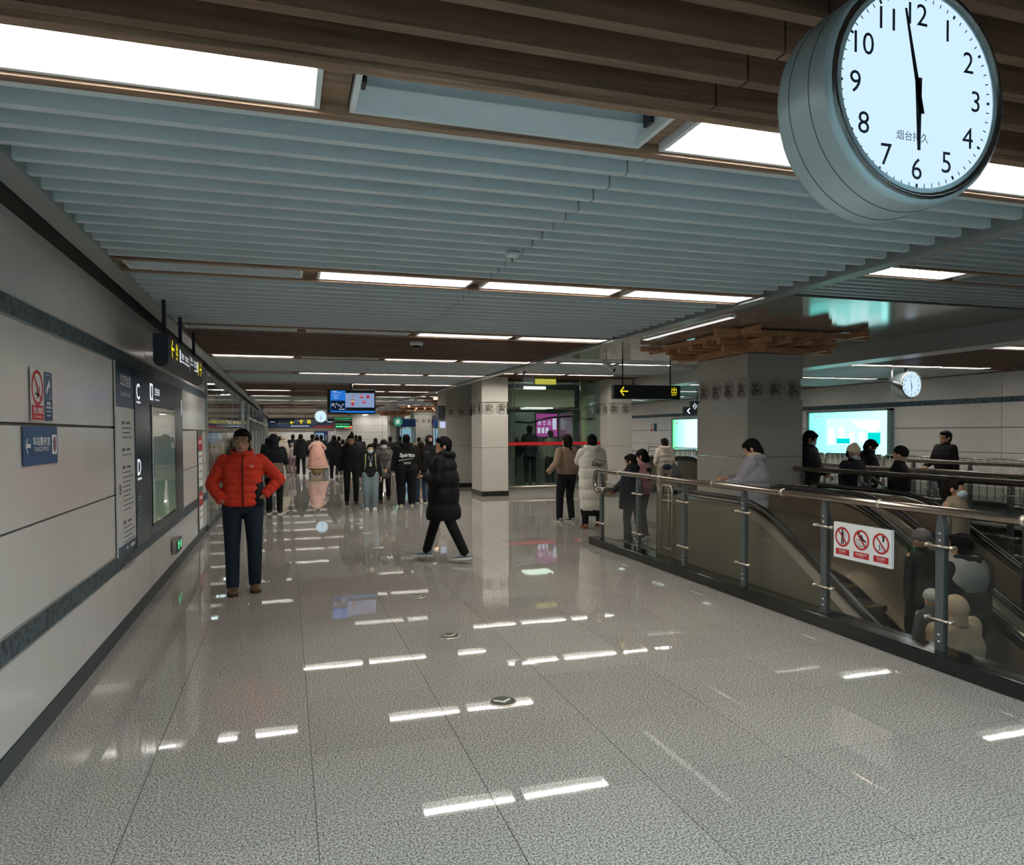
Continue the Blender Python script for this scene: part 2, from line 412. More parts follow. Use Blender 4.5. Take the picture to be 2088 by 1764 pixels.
# ---------------------------------------------------------------- floor and tiles
def floor():
    m = MB()
    z0, z1 = -0.35, -0.003
    m.box(XW-2.4, W1[0], -8, YF+.3, z0, z1)
    m.box(W1[0], W1[1], W1[3], YF+.3, z0, z1)
    m.box(W1[1], W2[0], -8, YF+.3, z0, z1)
    m.box(W2[0], W2[1], W2[3], YF+.3, z0, z1)
    m.box(W2[1], XE+.3, -8, YF+.3, z0, z1)
    m.box(W1[0], W1[1], -8, W1[2], z0, z1); m.box(W2[0], W2[1], -8, W2[2], z0, z1)
    fl = m.build('floor', M_GROUT, kind='structure')
    tm = MB().box(0, TP-.004, 0, TP-.004, -.012, 0).mesh('tile', M_TILE)
    rest = MB(); n = 0
    def inwell(xa, xb, ya, yb):
        for w in (W1, W2):
            if xb > w[0]+.01 and xa < w[1]-.01 and yb > w[2]+.01 and ya < w[3]-.01: return w
        return None
    for j in range(-14, 71):
        for i in range(-3, 20):
            x, y = -0.68+TP*(i-1), 3.13+TP*j
            xb, yb = min(x+TP-.004, XE-.02), min(y+TP-.004, YF-.01)
            xa = max(x, XW+.002)
            if xb <= xa+.02 or yb <= y+.02 or y < -8: continue
            w = inwell(xa, xb, y, yb)
            cut = w is not None or xa > x or xb < x+TP-.005
            if w is not None:                       # clip against the well
                if xa < w[0]-.03: xb = w[0]
                elif xb > w[1]+.03: xa = w[1]
                elif yb > w[3]+.03: y = w[3]
                else: continue
            vis = (y > 1.9 and y < 14.3 and xa < 4.4 + 0*y) or (9.2 < y < 12.7 and xa < 7.2)
            if vis and not cut and n < 290:
                o = add('tile', tm, fl); o.location = (x, y, 0); n += 1
            elif vis and n < 290:
                MB().box(xa, xb, y, yb, -.012, 0).build('tile', M_TILE, fl); n += 1
            else: rest.box(xa, xb, y, yb, -.012, 0)
    rest.build('tile', M_TILE, fl, kind='stuff')
    b = MB(); b.box(-3, XE+2, -9, 16, -5.2, -5.0)
    b.build('floor_lower', mat('lower level floor', '#4a4741', 0.3), kind='structure')
    # dark sides of the two wells
    sd = MB()
    for w in (W1, W2):
        sd.box(w[0]-.12, w[0]-.001, w[2], w[3], -5, -.35); sd.box(w[1]+.001, w[1]+.12, w[2], w[3], -5, -.35)
        sd.box(w[0]-.12, w[1]+.12, w[3]+.001, w[3]+.12, -5, -.35); sd.box(w[0]-.12, w[1]+.12, w[2]-.12, w[2], -5, -.35)
    sd.build('wall_well', mat('well cladding', '#57534a', 0.3, var=.04), kind='structure')
    return fl
floor()

# ---------------------------------------------------------------- left wall
def left_wall():
    m = MB().box(XW-.3, XW-.022, -8, 13.6, -.3, 3.4)
    w = m.build('wall_left', M_SEAM, kind='structure')
    ys = [-8, -6.19, -3.82, -1.45, .92, 3.29, 5.66, 8.03, 10.4, 12.5, 13.6]
    rows = [(.12, .56), (.70, 1.2), (1.206, 1.752), (1.764, 2.305), (2.42, 2.86)]
    g = .0025
    for a, b in zip(ys, ys[1:]):
        for (z0, z1) in rows:
            MB().box(XW-.022, XW, a+g, b-g, z0+g, z1-g, bev=.003).build('panel', M_PANEL, w)
        for (z0, z1) in ((.565, .695), (2.31, 2.415)):
            MB().box(XW-.022, XW+.004, a+.001, b-.001, z0, z1).build('band', M_BAND, w)
    for (z0, z1) in ((.557, .566), (.694, .702), (2.303, 2.311), (2.414, 2.422)):
        MB().box(XW-.02, XW+.008, -8, 13.6, z0, z1).build('edge_strip', M_STRIP, w)
    MB().box(XW-.022, XW+.006, -8, 13.6, 0, .12).build('baseboard_left', M_BASE, None, kind='structure')
    MB().box(-1.23, -1.10, -8, YF, ZC-.02, ZC+.10).build('trim_1', M_STRIP, None, kind='structure')
    MB().box(XW-.3, -1.23, -8, YF, 3.1, 3.2).build('trim_2', mat('shadow gap', '#5d6d74', .8), None, kind='structure')
left_wall()

ORD_ = ['first', 'second', 'third', 'fourth', 'fifth']
def glass_wall():
    """glazed shop front that carries on after the panelled wall"""
    sill = MB().box(XW-.12, XW+.02, 13.6, YF, 0, .09)
    w = sill.build('window_1', M_BASE, kind='structure')
    MB().box(XW-.08, XW+.02, 13.6, YF, 2.80, 2.95).build('window_frame', M_STEEL, w)
    ys = [13.75, 16.0, 18.3, 20.6, 22.9, 25.2, 28.4]
    for a, b in zip(ys, ys[1:]):
        MB().box(XW-.03, XW-.018, a+.012, b-.012, .09, 2.80).build('pane', M_GLASSD, w)
    fr = MB()
    for y in (13.66, 25.2, 28.4, 31.6, 34.8, 38, 41.2, 44.4, 47.6, 50.8, 54, 57.6): fr.box(XW-.08, XW+.03, y-.06, y+.06, .09, 2.8)
    for y in (16, 18.3, 20.6, 22.9): fr.box(XW-.032, XW-.014, y-.004, y+.004, .09, 2.8)
    fr.box(XW-.06, XW+.02, 28.4, YF, 2.25, 2.33)
    fr.build('window_frame', M_STRIP, w)
    adm = emis('poster light box', (0.62, 0.75, 0.9), .55)
    for i, y in enumerate([28.4, 31.6, 34.8, 38, 41.2, 44.4, 47.6, 50.8, 54]):
        MB().box(XW-.03, XW-.018, y+.08, y+3.1, 2.34, 2.79).build('pane', M_GLASSD, w)
        MB().box(XW-.03, XW-.018, y+.08, y+3.1, .10, 2.24).build('pane', M_GLASSD, w)
        if i in (2, 3, 5, 6):
            t = thing('poster_box', 'tall pale blue lit poster behind the glass wall, %s along the passage' % {2: 'nearest', 3: 'second', 5: 'third', 6: 'farthest'}[i], 'poster', (XW-.06, y+1.6, .4))
            MB().box(XW-.12, XW-.05, y+.7, y+2.5, .45, 2.1).build('casing', M_STEEL, t)
            MB().box(XW-.05, XW-.045, y+.78, y+2.42, .53, 2.02).build('poster_face', adm, t)
    # room behind the glass
    r = MB()
    r.box(XW-.95, XW-.9, 13.4, YF, 0, 3.0)
    r.box(XW-2.2, XW-.05, 13.3, 13.4, 0, 3.1)
    r.build('wall_shop', mat('shop back wall', '#b3a98a', .6, var=.15, scale=1.2), kind='structure')
    for k in range(5):  # lamps added to brighten the room seen through the glass
        y = 14.2+2.6*k
        t = thing('ceiling_light', 'small square fill lamp added inside the shop behind the glass wall, %s from its near end' % ORD_[k], 'ceiling light', (XW-.5, y, 2.95), 0, 'added shop fill lamps')
        MB().box(XW-.65, XW-.35, y, y+.3, 2.96, 2.99).build('housing', M_WHITE, t); MB().box(XW-.63, XW-.37, y+.02, y+.28, 2.95, 2.96).build('diffuser', emis('shop fill light', (.85, .95, 1), 45), t)
    MB().box(XW-2.2, XW-.05, 13.4, YF, 3.0, 3.1).build('ceiling_shop', M_CEIL, kind='structure')
    for k, y in enumerate((15.2, 18.1, 21.4)):
        t = thing('display_shelf', 'tall brown shelf rack behind the glass wall, %s of three' % ('nearest', 'middle', 'farthest')[k], 'shelf', (XW-.6, y, 0))
        for q in (0, 1.6): MB().box(XW-.85, XW-.5, y+q, y+q+.05, 0, 2.0).build('side_panel', wood('shelf wood', '#6b5a3c', '#94805a'), t)
        for z in (.1, .6, 1.1, 1.6, 1.96): MB().box(XW-.85, XW-.5, y+.05, y+1.6, z, z+.03).build('shelf_board', wood('shelf wood', '#6b5a3c', '#94805a'), t)
glass_wall()

# ---------------------------------------------------------------- far, right and rear walls
def other_walls():
    w = MB().box(XW-2.4, XE+.3, YF+.02, YF+.3, -.3, 3.7).build('wall_far', M_SEAM, kind='structure')
    zs = [.14, .6, 1.2, 1.76, 2.31, 3.4]
    xs = [-3.7, -1.3, 3.58, 4.95, 7.3, 9.7, 12.1, 14.8]
    for a, b in zip(xs, xs[1:]):
        for z0, z1 in zip(zs, zs[1:]):
            MB().box(a+.01, b-.01, YF, YF+.02, z0+.008, z1-.008).build('panel', M_PANEL, w)
    MB().box(XW, XE, YF-.01, YF+.02, 0, .13).build('baseboard_far', M_BASE, kind='structure')
    w = MB().box(XE+.022, XE+.3, -8, YF, -.3, 3.7).build('wall_right', M_SEAM, kind='structure')
    ys = [-8, -5.2, -2.4, .4, 3.2, 6.0, 8.9, 11.75, 14.62, 17.78, 20.5, 23.3, 26.1, 29, 33, 38, 44, 51, 58]
    rows = [(.14, .56), (.70, 1.2), (1.206, 1.752), (1.764, 2.305), (2.42, 2.96)]
    for a, b in zip(ys, ys[1:]):
        for (z0, z1) in rows:
            MB().box(XE, XE+.022, a+.005, b-.005, z0+.004, z1-.004).build('panel', M_PANEL, w)
        for (z0, z1) in ((.565, .695), (2.31, 2.415)):
            MB().box(XE-.004, XE+.022, a+.001, b-.001, z0, z1).build('band', M_BAND, w)
    MB().box(XE-.006, XE+.022, -8, YF, 0, .13).build('baseboard_right', M_BASE, kind='structure')
    w = MB().box(XW-.3, XE+.3, -8.3, -8.02, -.3, 3.7).build('wall_rear', M_SEAM, kind='structure')
    for i in range(7):
        for z0, z1 in ((.14, .7), (.7, 1.76), (1.76, 2.31), (2.31, 3.4)):
            a = XW+i*2.31
            MB().box(a+.005, a+2.30, -8.02, -8.0, z0+.004, z1-.004).build('panel', M_PANEL, w)
other_walls()

# ---------------------------------------------------------------- ceiling
ROWS = [2.42+3.0*k for k in range(-3, 19)]        # near edge of each lamp row
def row_i(k): return 2.42+3.0*k
LAMPX = [-1.05, .235, 1.51, 2.785]; LAMPL = 1.18
LIT = {-3: '1111', -2: '1111', -1: '1111', 0: '1011', 1: '0111', 2: '0011', 3: '1011', 4: '0111', 5: '0011', 6: '1011', 7: '1001', 8: '1101', 9: '1111', 10: '1110', 11: '1101',
       12: '1111', 13: '1110', 14: '1111', 15: '1101', 16: '1111', 17: '1110', 18: '1111'}
BROWN = {-3, -2, -1, 2, 5, 6, 9, 10, 13, 14, 17}
ORD = ['first', 'second', 'third', 'fourth', 'fifth', 'sixth', 'seventh', 'eighth', 'ninth', 'tenth', 'eleventh', 'twelfth', 'thirteenth', 'fourteenth', 'fifteenth', 'sixteenth', 'seventeenth', 'eighteenth', 'nineteenth', 'twentieth', 'twenty-first']
LM = {}
def lamp_mesh(L, lit, mt=None):
    k = (L, lit, mt)
    if k in LM: return LM[k]
    f = MB()
    f.box(0, L, 0, .02, 0, .09); f.box(0, L, .30, .32, 0, .09); f.box(0, .02, .02, .30, 0, .09); f.box(L-.02, L, .02, .30, 0, .09)
    f.box(0, L, 0, .32, .09, .11)
    if lit:
        f.add([(.02, .02, .006), (L-.02, .02, .006), (L-.02, .092, .055), (.02, .092, .055)], [(0, 1, 2, 3)]); f.add([(.02, .228, .055), (L-.02, .228, .055), (L-.02, .30, .006), (.02, .30, .006)], [(0, 1, 2, 3)])
    fm = f.mesh('housing', M_WHITE)
    if lit: dm = MB().box(.03, L-.03, .09, .23, .05, .06).mesh('diffuser', {None: M_LIT, 'e': M_LITE, 'c': M_LITC}[mt])
    else:
        d = MB()
        d.add([(.02, .02, .01), (L-.02, .02, .01), (L-.02, .12, .085), (.02, .12, .085)], [(0, 1, 2, 3)])
        d.add([(.02, .20, .085), (L-.02, .20, .085), (L-.02, .30, .01), (.02, .30, .01)], [(0, 1, 2, 3)])
        d.box(.04, L-.04, .115, .125, .05, .086); d.box(.04, L-.04, .195, .205, .05, .086)
        dm = d.mesh('reflector', M_REFL)
    LM[k] = (fm, dm); return LM[k]
def lamp(x, y, z, L, lit, label, group, mt=None):
    t = thing('ceiling_light', label, 'ceiling light', (x, y, z), 0, group)
    fm, dm = lamp_mesh(L, lit, mt)
    add('housing', fm, t); add('diffuser' if lit else 'reflector', dm, t)
    if not lit:
        for q in (.03, L-.045):
            MB().box(q, q+.015, .13, .19, .03, .085).build('lamp_holder', M_RUB, t, local=True)
    return t
def ceiling():
    c = MB().box(XW-.3, XE+.3, -8.3, YF+.3, 3.62, 3.8).build('ceiling', M_CEIL, kind='structure')
    n = 0; rest_s = MB(); rest_b = MB()
    slm = {}
    def slat(x0, x1, y, z, brown, single, h=.12, w=.045):
        nonlocal n
        if single and n < 285:
            k = (round(x1-x0, 3), brown, h, w)
            if k not in slm: slm[k] = MB().box(0, x1-x0, 0, w, 0, h).mesh('slat', M_BRN if brown else M_SIL)
            o = add('slat', slm[k], c); o.location = (x0, y, z); n += 1
        else: (rest_b if brown else rest_s).box(x0, x1, y, y+w, z, z+h)
    for k in range(-3, 18):
        ya, yb = row_i(k)+.42, row_i(k+1)-.10
        br = k in BROWN; m = 13
        p = (yb-ya)/m
        for j in range(m+1):
            y = ya+p*j-.02
            sg = 0 <= k <= 3
            slat(-1.12, 1.496, y, ZC, br, sg); slat(1.505, 3.93, y, ZC, br, sg)
    # raised bay between the two beams
    for j in range(95):
        y = -8+.155*j
        if 5.25 < y+.05 and y < 5.72: continue
        if y > 6.62: break
        slat(4.16, 9.38, y, 3.2, False, y > 2.6, .10, .05)
    y = 13.62
    while y < YF:
        if not any(a-.07 < y < a+.37 for a in (14.4, 17.4, 20.4, 23.4, 26.4, 29.4, 32.4, 35.4, 38.4, 41.4, 44.4, 47.4, 50.4, 53.4, 56.4)):
            slat(4.16, 9.38, y, 3.2, 17.7 < y < 20.3 or 26 < y < 32, y < 17.3, .10, .05)
        y += .155
    # east bay
    y = -8
    while y < YF:
        rr = ((y-8.05+.07) % 2.9)
        if rr > .45: slat(9.92, XE-.3, y, 2.95, 8.4 < y < 10.95 or 16.9 < y < 22.4 or y < 2, 7.5 < y < 12, .10, .05)
        y += .155
    for k in range(-3, 18):
        MB().box(-1.2, 3.98, row_i(k)+.38, row_i(k+1)-.06, ZC+.121, ZC+.13).build('backing_board', M_BRN if k in BROWN else M_BACK, c)
    MB().box(4.14, 9.39, -8, 6.7, 3.30, 3.31).build('backing_board', M_BACK, c)
    MB().box(4.14, 9.39, 13.55, YF, 3.345, 3.355).build('backing_board', M_SIL, c)
    MB().box(9.91, XE-.01, -8, YF, 3.1, 3.11).build('backing_board', M_SIL, c)
    rest_s.build('slat', M_SIL, c, kind='stuff'); rest_b.build('slat', M_BRN, c, kind='stuff')
    # timber trims along each lamp row
    for k in range(-3, 19):
        y = row_i(k)
        for q in (y-.055, y+.325): MB().box(-1.12, 3.95, q, q+.05, ZC-.012, ZC+.17).build('trim_board', M_WTRIM, c)
        for i in range(5):
            xa = -1.12 if i == 0 else LAMPX[i-1]+LAMPL+.005; xb = LAMPX[i]-.005 if i < 4 else 3.95
            if xb-xa > .01: MB().box(xa, xb, y-.005, y+.325, ZC+.03, ZC+.15).build('filler_board', M_WTRIM, c)
        for i in range(4):
            on = LIT[k][i] == '1'
            col = ('in the slot nearest the left wall', 'second from the left wall', 'third from the left wall', 'next to the hall beam')[i]
            if k < 0: lab = '%s strip light behind the camera, tinted blue as added fill, row %s, %s' % ('lit' if on else 'unlit', ORD[-k-1], col)
            else: lab = '%s strip light in the %s ceiling row ahead, %s' % ('lit' if on else 'unlit', ORD[k], col)
            lamp(LAMPX[i], y, ZC, LAMPL, on, lab, 'strip lights over the main hall', 'c' if k < 0 else None)
    # raised bay lamps
    rr = [(5.3, (4.98, 6.4, 7.82), '100'), (14.4, (4.3, 5.68, 7.07, 8.0), '1110'), (17.4, (4.3, 5.68, 7.07, 8.0), '1110'), (26.4, (4.3, 5.7, 7.1), '111'), (29.4, (4.3, 5.7, 7.1), '111'),
          (32.4, (4.3, 5.7, 7.1), '110'), (38.4, (4.3, 5.7, 7.1), '011'), (44.4, (4.3, 5.7, 7.1), '111'), (50.4, (4.3, 5.7, 7.1), '111'), (55.4, (4.3, 5.7, 7.1), '111')]
    for ri, (y, xs, on) in enumerate(rr):
        for q in (y-.055, y+.325): MB().box(4.16, 9.38, q, q+.05, 3.19, 3.36).build('trim_board', M_WTRIM, c)
        MB().box(4.16, 9.38, y, y+.325, 3.33, 3.36).build('filler_board', M_WTRIM, c)
        for i, x in enumerate(xs):
            lamp(x, y, 3.2, 1.27, on[i] == '1', '%s strip light in the raised bay, %s row, %s from the beam' % ('lit' if on[i] == '1' else 'unlit', ORD[ri], ORD[i]), 'strip lights in the raised bay')
    for ri in range(-4, 16):
        y = 8.05+2.9*ri
        if y > 56: continue
        for q in (y-.055, y+.325): MB().box(9.92, XE-.3, q, q+.05, 2.94, 3.1).build('trim_board', M_WTRIM, c)
        MB().box(9.92, XE-.3, y, y+.325, 3.07, 3.1).build('filler_board', M_WTRIM, c)
        for i, x in enumerate((9.96, 11.2, 12.45, 13.3)):
            if i == 3: continue
            on = not (i == 1 and ri % 3 == 0)
            lab = '%s strip light by the right wall, %s, %s from the beam' % ('lit' if on else 'unlit', ('row %s ahead' % ORD[ri+4]), ORD[i])
            lamp(x, y, 2.95, 1.17, on, lab, 'strip lights along the right wall', 'e')
    # smooth glossy panels round the big column and edge strips
    ps = MB()
    for a, b in ((6.7, 8.4), (8.4, 10.1), (10.1, 11.8), (11.8, 13.55)):
        for x0, x1 in ((4.16, 5.9), (5.9, 7.65), (7.65, 9.38)):
            MB().box(x0+.003, x1-.003, a+.003, b-.003, 3.19, 3.21).build('panel', M_SOFF, c)
    MB().box(4.13, 4.155, -8, YF, 3.19, 3.30).build('trim_3', M_STRIP, kind='structure')
    MB().box(3.99, 4.13, -8, YF, ZC-.02, 3.62).build('beam_1', M_STRIP, kind='structure')
    MB().box(9.4, 9.9, -8, YF, 2.9, 3.62).build('beam_2', mat('beam cladding', '#a9adaa', .3, var=.03), kind='structure')
    MB().box(XE-.3, XE, -8, YF, 2.98, 3.1).build('trim_4', mat('beam cladding', '#a9adaa', .3), kind='structure')
    # continuous LED line beside the brackets
    t = thing('led_strip', 'long warm white light strip beside the wooden bracket on the big column', 'strip light', (5.5, 8.05, 3.17))
    MB().box(5.46, 5.56, 8.05, 10.45, 3.172, 3.19).build('housing', M_WHITE, t)
    MB().box(5.47, 5.55, 8.07, 10.43, 3.166, 3.172).build('diffuser', emis('led line', (1.0, .95, .9), .95), t)
ceiling()

# ---------------------------------------------------------------- columns
def medallion_mesh():
    m = MB(); rnd = random.Random(3)
    m.lathe([(0, .004), (.135, .004), (.145, .012), (.152, .012), (.152, -.01)], axis='Y', n=28)
    vs = m.v; m.v = [(a, -b, c) for a, b, c in vs]
    nb = 0
    for k in range(46):
        a0 = rnd.uniform(0, 2*PI); r = rnd.uniform(.02, .115); cx, cz = r*math.cos(a0), r*math.sin(a0)
        q = rnd.uniform(.012, .03); s0 = rnd.uniform(0, 6); pts = []
        for j in range(6):
            t = s0+j*.75; rr = q*(1-.1*j); x, z = cx+rr*math.cos(t), cz+rr*math.sin(t)
            if math.hypot(x, z) > .132: x, z = x*.85, z*.85
            pts.append((x, -.009, z))
        m.tube(pts, .0038, n=4, mi=1)
    return m.mesh('medallion', [mat('carved medallion', '#a5a197', .5, var=.1, scale=40), mat('carved relief', '#5d5a53', .5)])
MED = medallion_mesh()
ncol = 0
def column(x0, x1, y0, y1, label, nf, ns, mt, top=3.19, bracket=None):
    if bracket: top = 2.893
    t = thing('column', label, 'column', ((x0+x1)/2, (y0+y1)/2, 0))
    MB().box(x0-.012, x1+.012, y0-.012, y1+.012, 0, .13).build('base', M_BLK, t)
    for a, b, nm in ((.13, 1.30, 'slab'), (1.303, 2.19, 'slab'), (2.53, top, 'slab')):
        MB().box(x0, x1, y0, y1, a, b-.003, bev=.006).build(nm, mt, t)
    MB().box(x0+.025, x1-.025, y0+.025, y1-.025, 2.187, 2.525).build('carved_band', mt, t)
    MB().box(x0-.006, x1+.006, y0-.006, y1+.006, 2.518, 2.532).build('ledge', mt, t)
    L = WM[t.name].inverted()
    for i in range(nf):
        x = x0+(x1-x0)*(i+.5)/nf
        o = add('medallion', MED, t); o.location = L @ Vector((x, y0+.018, 2.355))
    for i in range(ns):
        y = y0+(y1-y0)*(i+.5)/ns
        o = add('medallion', MED, t); o.rotation_euler = (0, 0, -PI/2); o.location = L @ Vector((x0+.018, y, 2.355))
    if bracket: dougong(x0, x1, y0, y1, bracket, label)
    return t
def dougong(x0, x1, y0, y1, full, label):
    t = thing('wooden_bracket', 'interlocking brown timber beams capping ' + {'A': 'the big near column', 'C': 'the column beside the blue kiosk', 'D': 'the farthest column', 'E': 'the column hidden behind the dark pillar'}[full], 'wooden bracket', ((x0+x1)/2, (y0+y1)/2, 2.9))
    s = .088
    MB().box(x0+.02, x1-.02, y0+.02, y1-.02, 2.897, 3.185).build('core_block', M_DUNG, t)
    for (e, ov, z) in ((.045, .42, 2.897), (.42, .42, 3.082)):
        X0, X1, Y0, Y1 = x0-e, x1+e, y0-e, y1+e
        for y in (Y0, Y1): MB().box(X0-ov, X1+ov, y-s/2, y+s/2, z, z+s, bev=.004).build('beam', M_DUNG, t)
        for x in (X0, X1): MB().box(x-s/2, x+s/2, Y0-ov, Y1+ov, z, z+s, bev=.004).build('beam', M_DUNG, t)
    # square ended cross blocks carrying the upper ring
    z = 2.99; n1, n2 = (5, 4) if full == 'A' else (3, 3)
    for i in range(n1):
        y = y0-.25+(y1-y0+.5)*(i+.5)/n1
        MB().box(x0-.55, x0+.06, y-s/2, y+s/2, z, z+s, bev=.004).build('block', M_DUNG, t); MB().box(x1-.06, x1+.55, y-s/2, y+s/2, z, z+s, bev=.004).build('block', M_DUNG, t)
    for i in range(n2):
        x = x0-.2+(x1-x0+.4)*(i+.5)/n2
        MB().box(x-s/2, x+s/2, y0-.55, y0+.06, z, z+s, bev=.004).build('block', M_DUNG, t); MB().box(x-s/2, x+s/2, y1-.06, y1+.55, z, z+s, bev=.004).build('block', M_DUNG, t)
column(6.69, 7.70, 9.4, 10.8, 'big grey granite column with carved roundels behind the escalator rail', 3, 4, M_COLD, bracket='A')
column(4.95, 5.68, 18.5, 19.6, 'pale granite column at the left end of the glass lift', 2, 2, M_COLG)
column(8.62, 9.36, 18.5, 19.4, 'pale granite column behind the hanging exit sign', 2, 2, M_COLG)
column(4.72, 5.72, 21.9, 23.2, 'dark shaded granite column just left of the lift', 3, 2, M_COLD)
column(6.72, 7.72, 30.2, 31.6, 'granite column mostly hidden behind the lift', 3, 2, M_COLD, bracket='E')
column(6.72, 7.72, 39.5, 40.9, 'grey granite column standing beside the blue topped kiosk', 3, 2, M_COLD, bracket='C')
column(6.62, 7.62, 48.5, 49.9, 'farthest grey granite column near the bright end wall', 3, 2, M_COLD, bracket='D')
X_, Y_, Z_ = Vector((1, 0, 0)), Vector((0, 1, 0)), Vector((0, 0, 1))

# ---------------------------------------------------------------- guard rail with glass beside the escalators
def guard(name, label, x, y0, y1, posts, sign=1, plinth=True, rail_z=1.12, full=True, braces=(), outw=.24):
    t = thing(name, label, 'guard rail', (x, y0, 0))
    if plinth:
        MB().box(x-.09, x-.09+outw, y0, y1, 0, .115, bev=.006).build('plinth', M_BLK, t)
    m = MB()
    if full: m.tube([(x+.02, y1-.30, .86), (x+.02, y1-.28, .80), (x+.02, y1-.12, .80), (x+.02, y1-.04, .84), (x+.02, y1, .93), (x+.02, y1, rail_z-.12), (x+.02, y1-.03, rail_z-.03), (x+.02, y1-.12, rail_z), (x+.02, y0, rail_z)], .034, n=12)
    else: m.tube([(x+.02, y1, rail_z), (x+.02, y0, rail_z)], .038, n=12)
    h = m.build('handrail', M_RAIL, t)
    for y in posts:
        MB().tube([(x+.02, y+.55, rail_z), (x+.02, y+.58, rail_z)], .0365, n=12).build('rail_joint', M_SHINY, h) if y < y1-.7 else None
    for y in posts:
        p = MB(); p.box(x, x+.045, y-.035, y+.035, .03 if plinth else 0, rail_z-.12)
        p.poly([(x, y-.035, rail_z-.12), (x, y+.035, rail_z-.12), (x, y+.015, rail_z-.03), (x, y-.015, rail_z-.03)], (.045, 0, 0))
        po = p.build('post', M_POST, t)
        for z in (.18, .23, rail_z-.21, rail_z-.16):
            MB().lathe([(0, -.006), (.009, -.006), (.009, 0)], (x, y, z), n=8, axis='X').build('bolt', M_SHINY, po)
        for z in (.34, .87):
            MB().tube([(x-.012, y-.10, z), (x-.012, y+.10, z)], .009, n=6).build('glass_clamp', M_SHINY, po)
            for q in (-.10, .10): MB().tube([(x-.022, y+q, z), (x+.03, y+q, z)], .013, n=8).build('glass_clamp', M_SHINY, po)
    ps = sorted(posts)
    for a, b in zip(ps, ps[1:]):
        MB().box(x+.008, x+.018, a+.05, b-.05, .13, .96).build('glass_pane', M_GLASS, t)
    for (ya, za, yb, zb) in braces:
        MB().tube([(x+.03, ya, za), (x+.03, yb, zb)], .022, n=8).build('brace', M_POST, t)
    return t
PY = [9.85-1.17*k for k in range(11)]
guard('guard_rail', 'nearest steel and glass guard rail on a black plinth, carrying the warning board', 4.46, -5.0, 10.09, PY)
guard('guard_rail', 'second steel and glass guard rail, on the far side of the escalators', 7.52, -5.0, 9.38, [9.2-1.17*k for k in range(12)], full=False, braces=[(8.03, 1.0, 6.9, .35)])
guard('guard_rail', 'third steel and glass guard rail, in front of the masked people', 8.70, -5.0, 10.6, [10.3-1.17*k for k in range(13)], full=False, braces=[(9.1, 1.0, 8.0, .4)])
guard('guard_rail', 'farthest steel and glass guard rail, nearest the right wall', 11.15, -5.0, 10.9, [10.6-1.17*k for k in range(13)], full=False, rail_z=1.14)

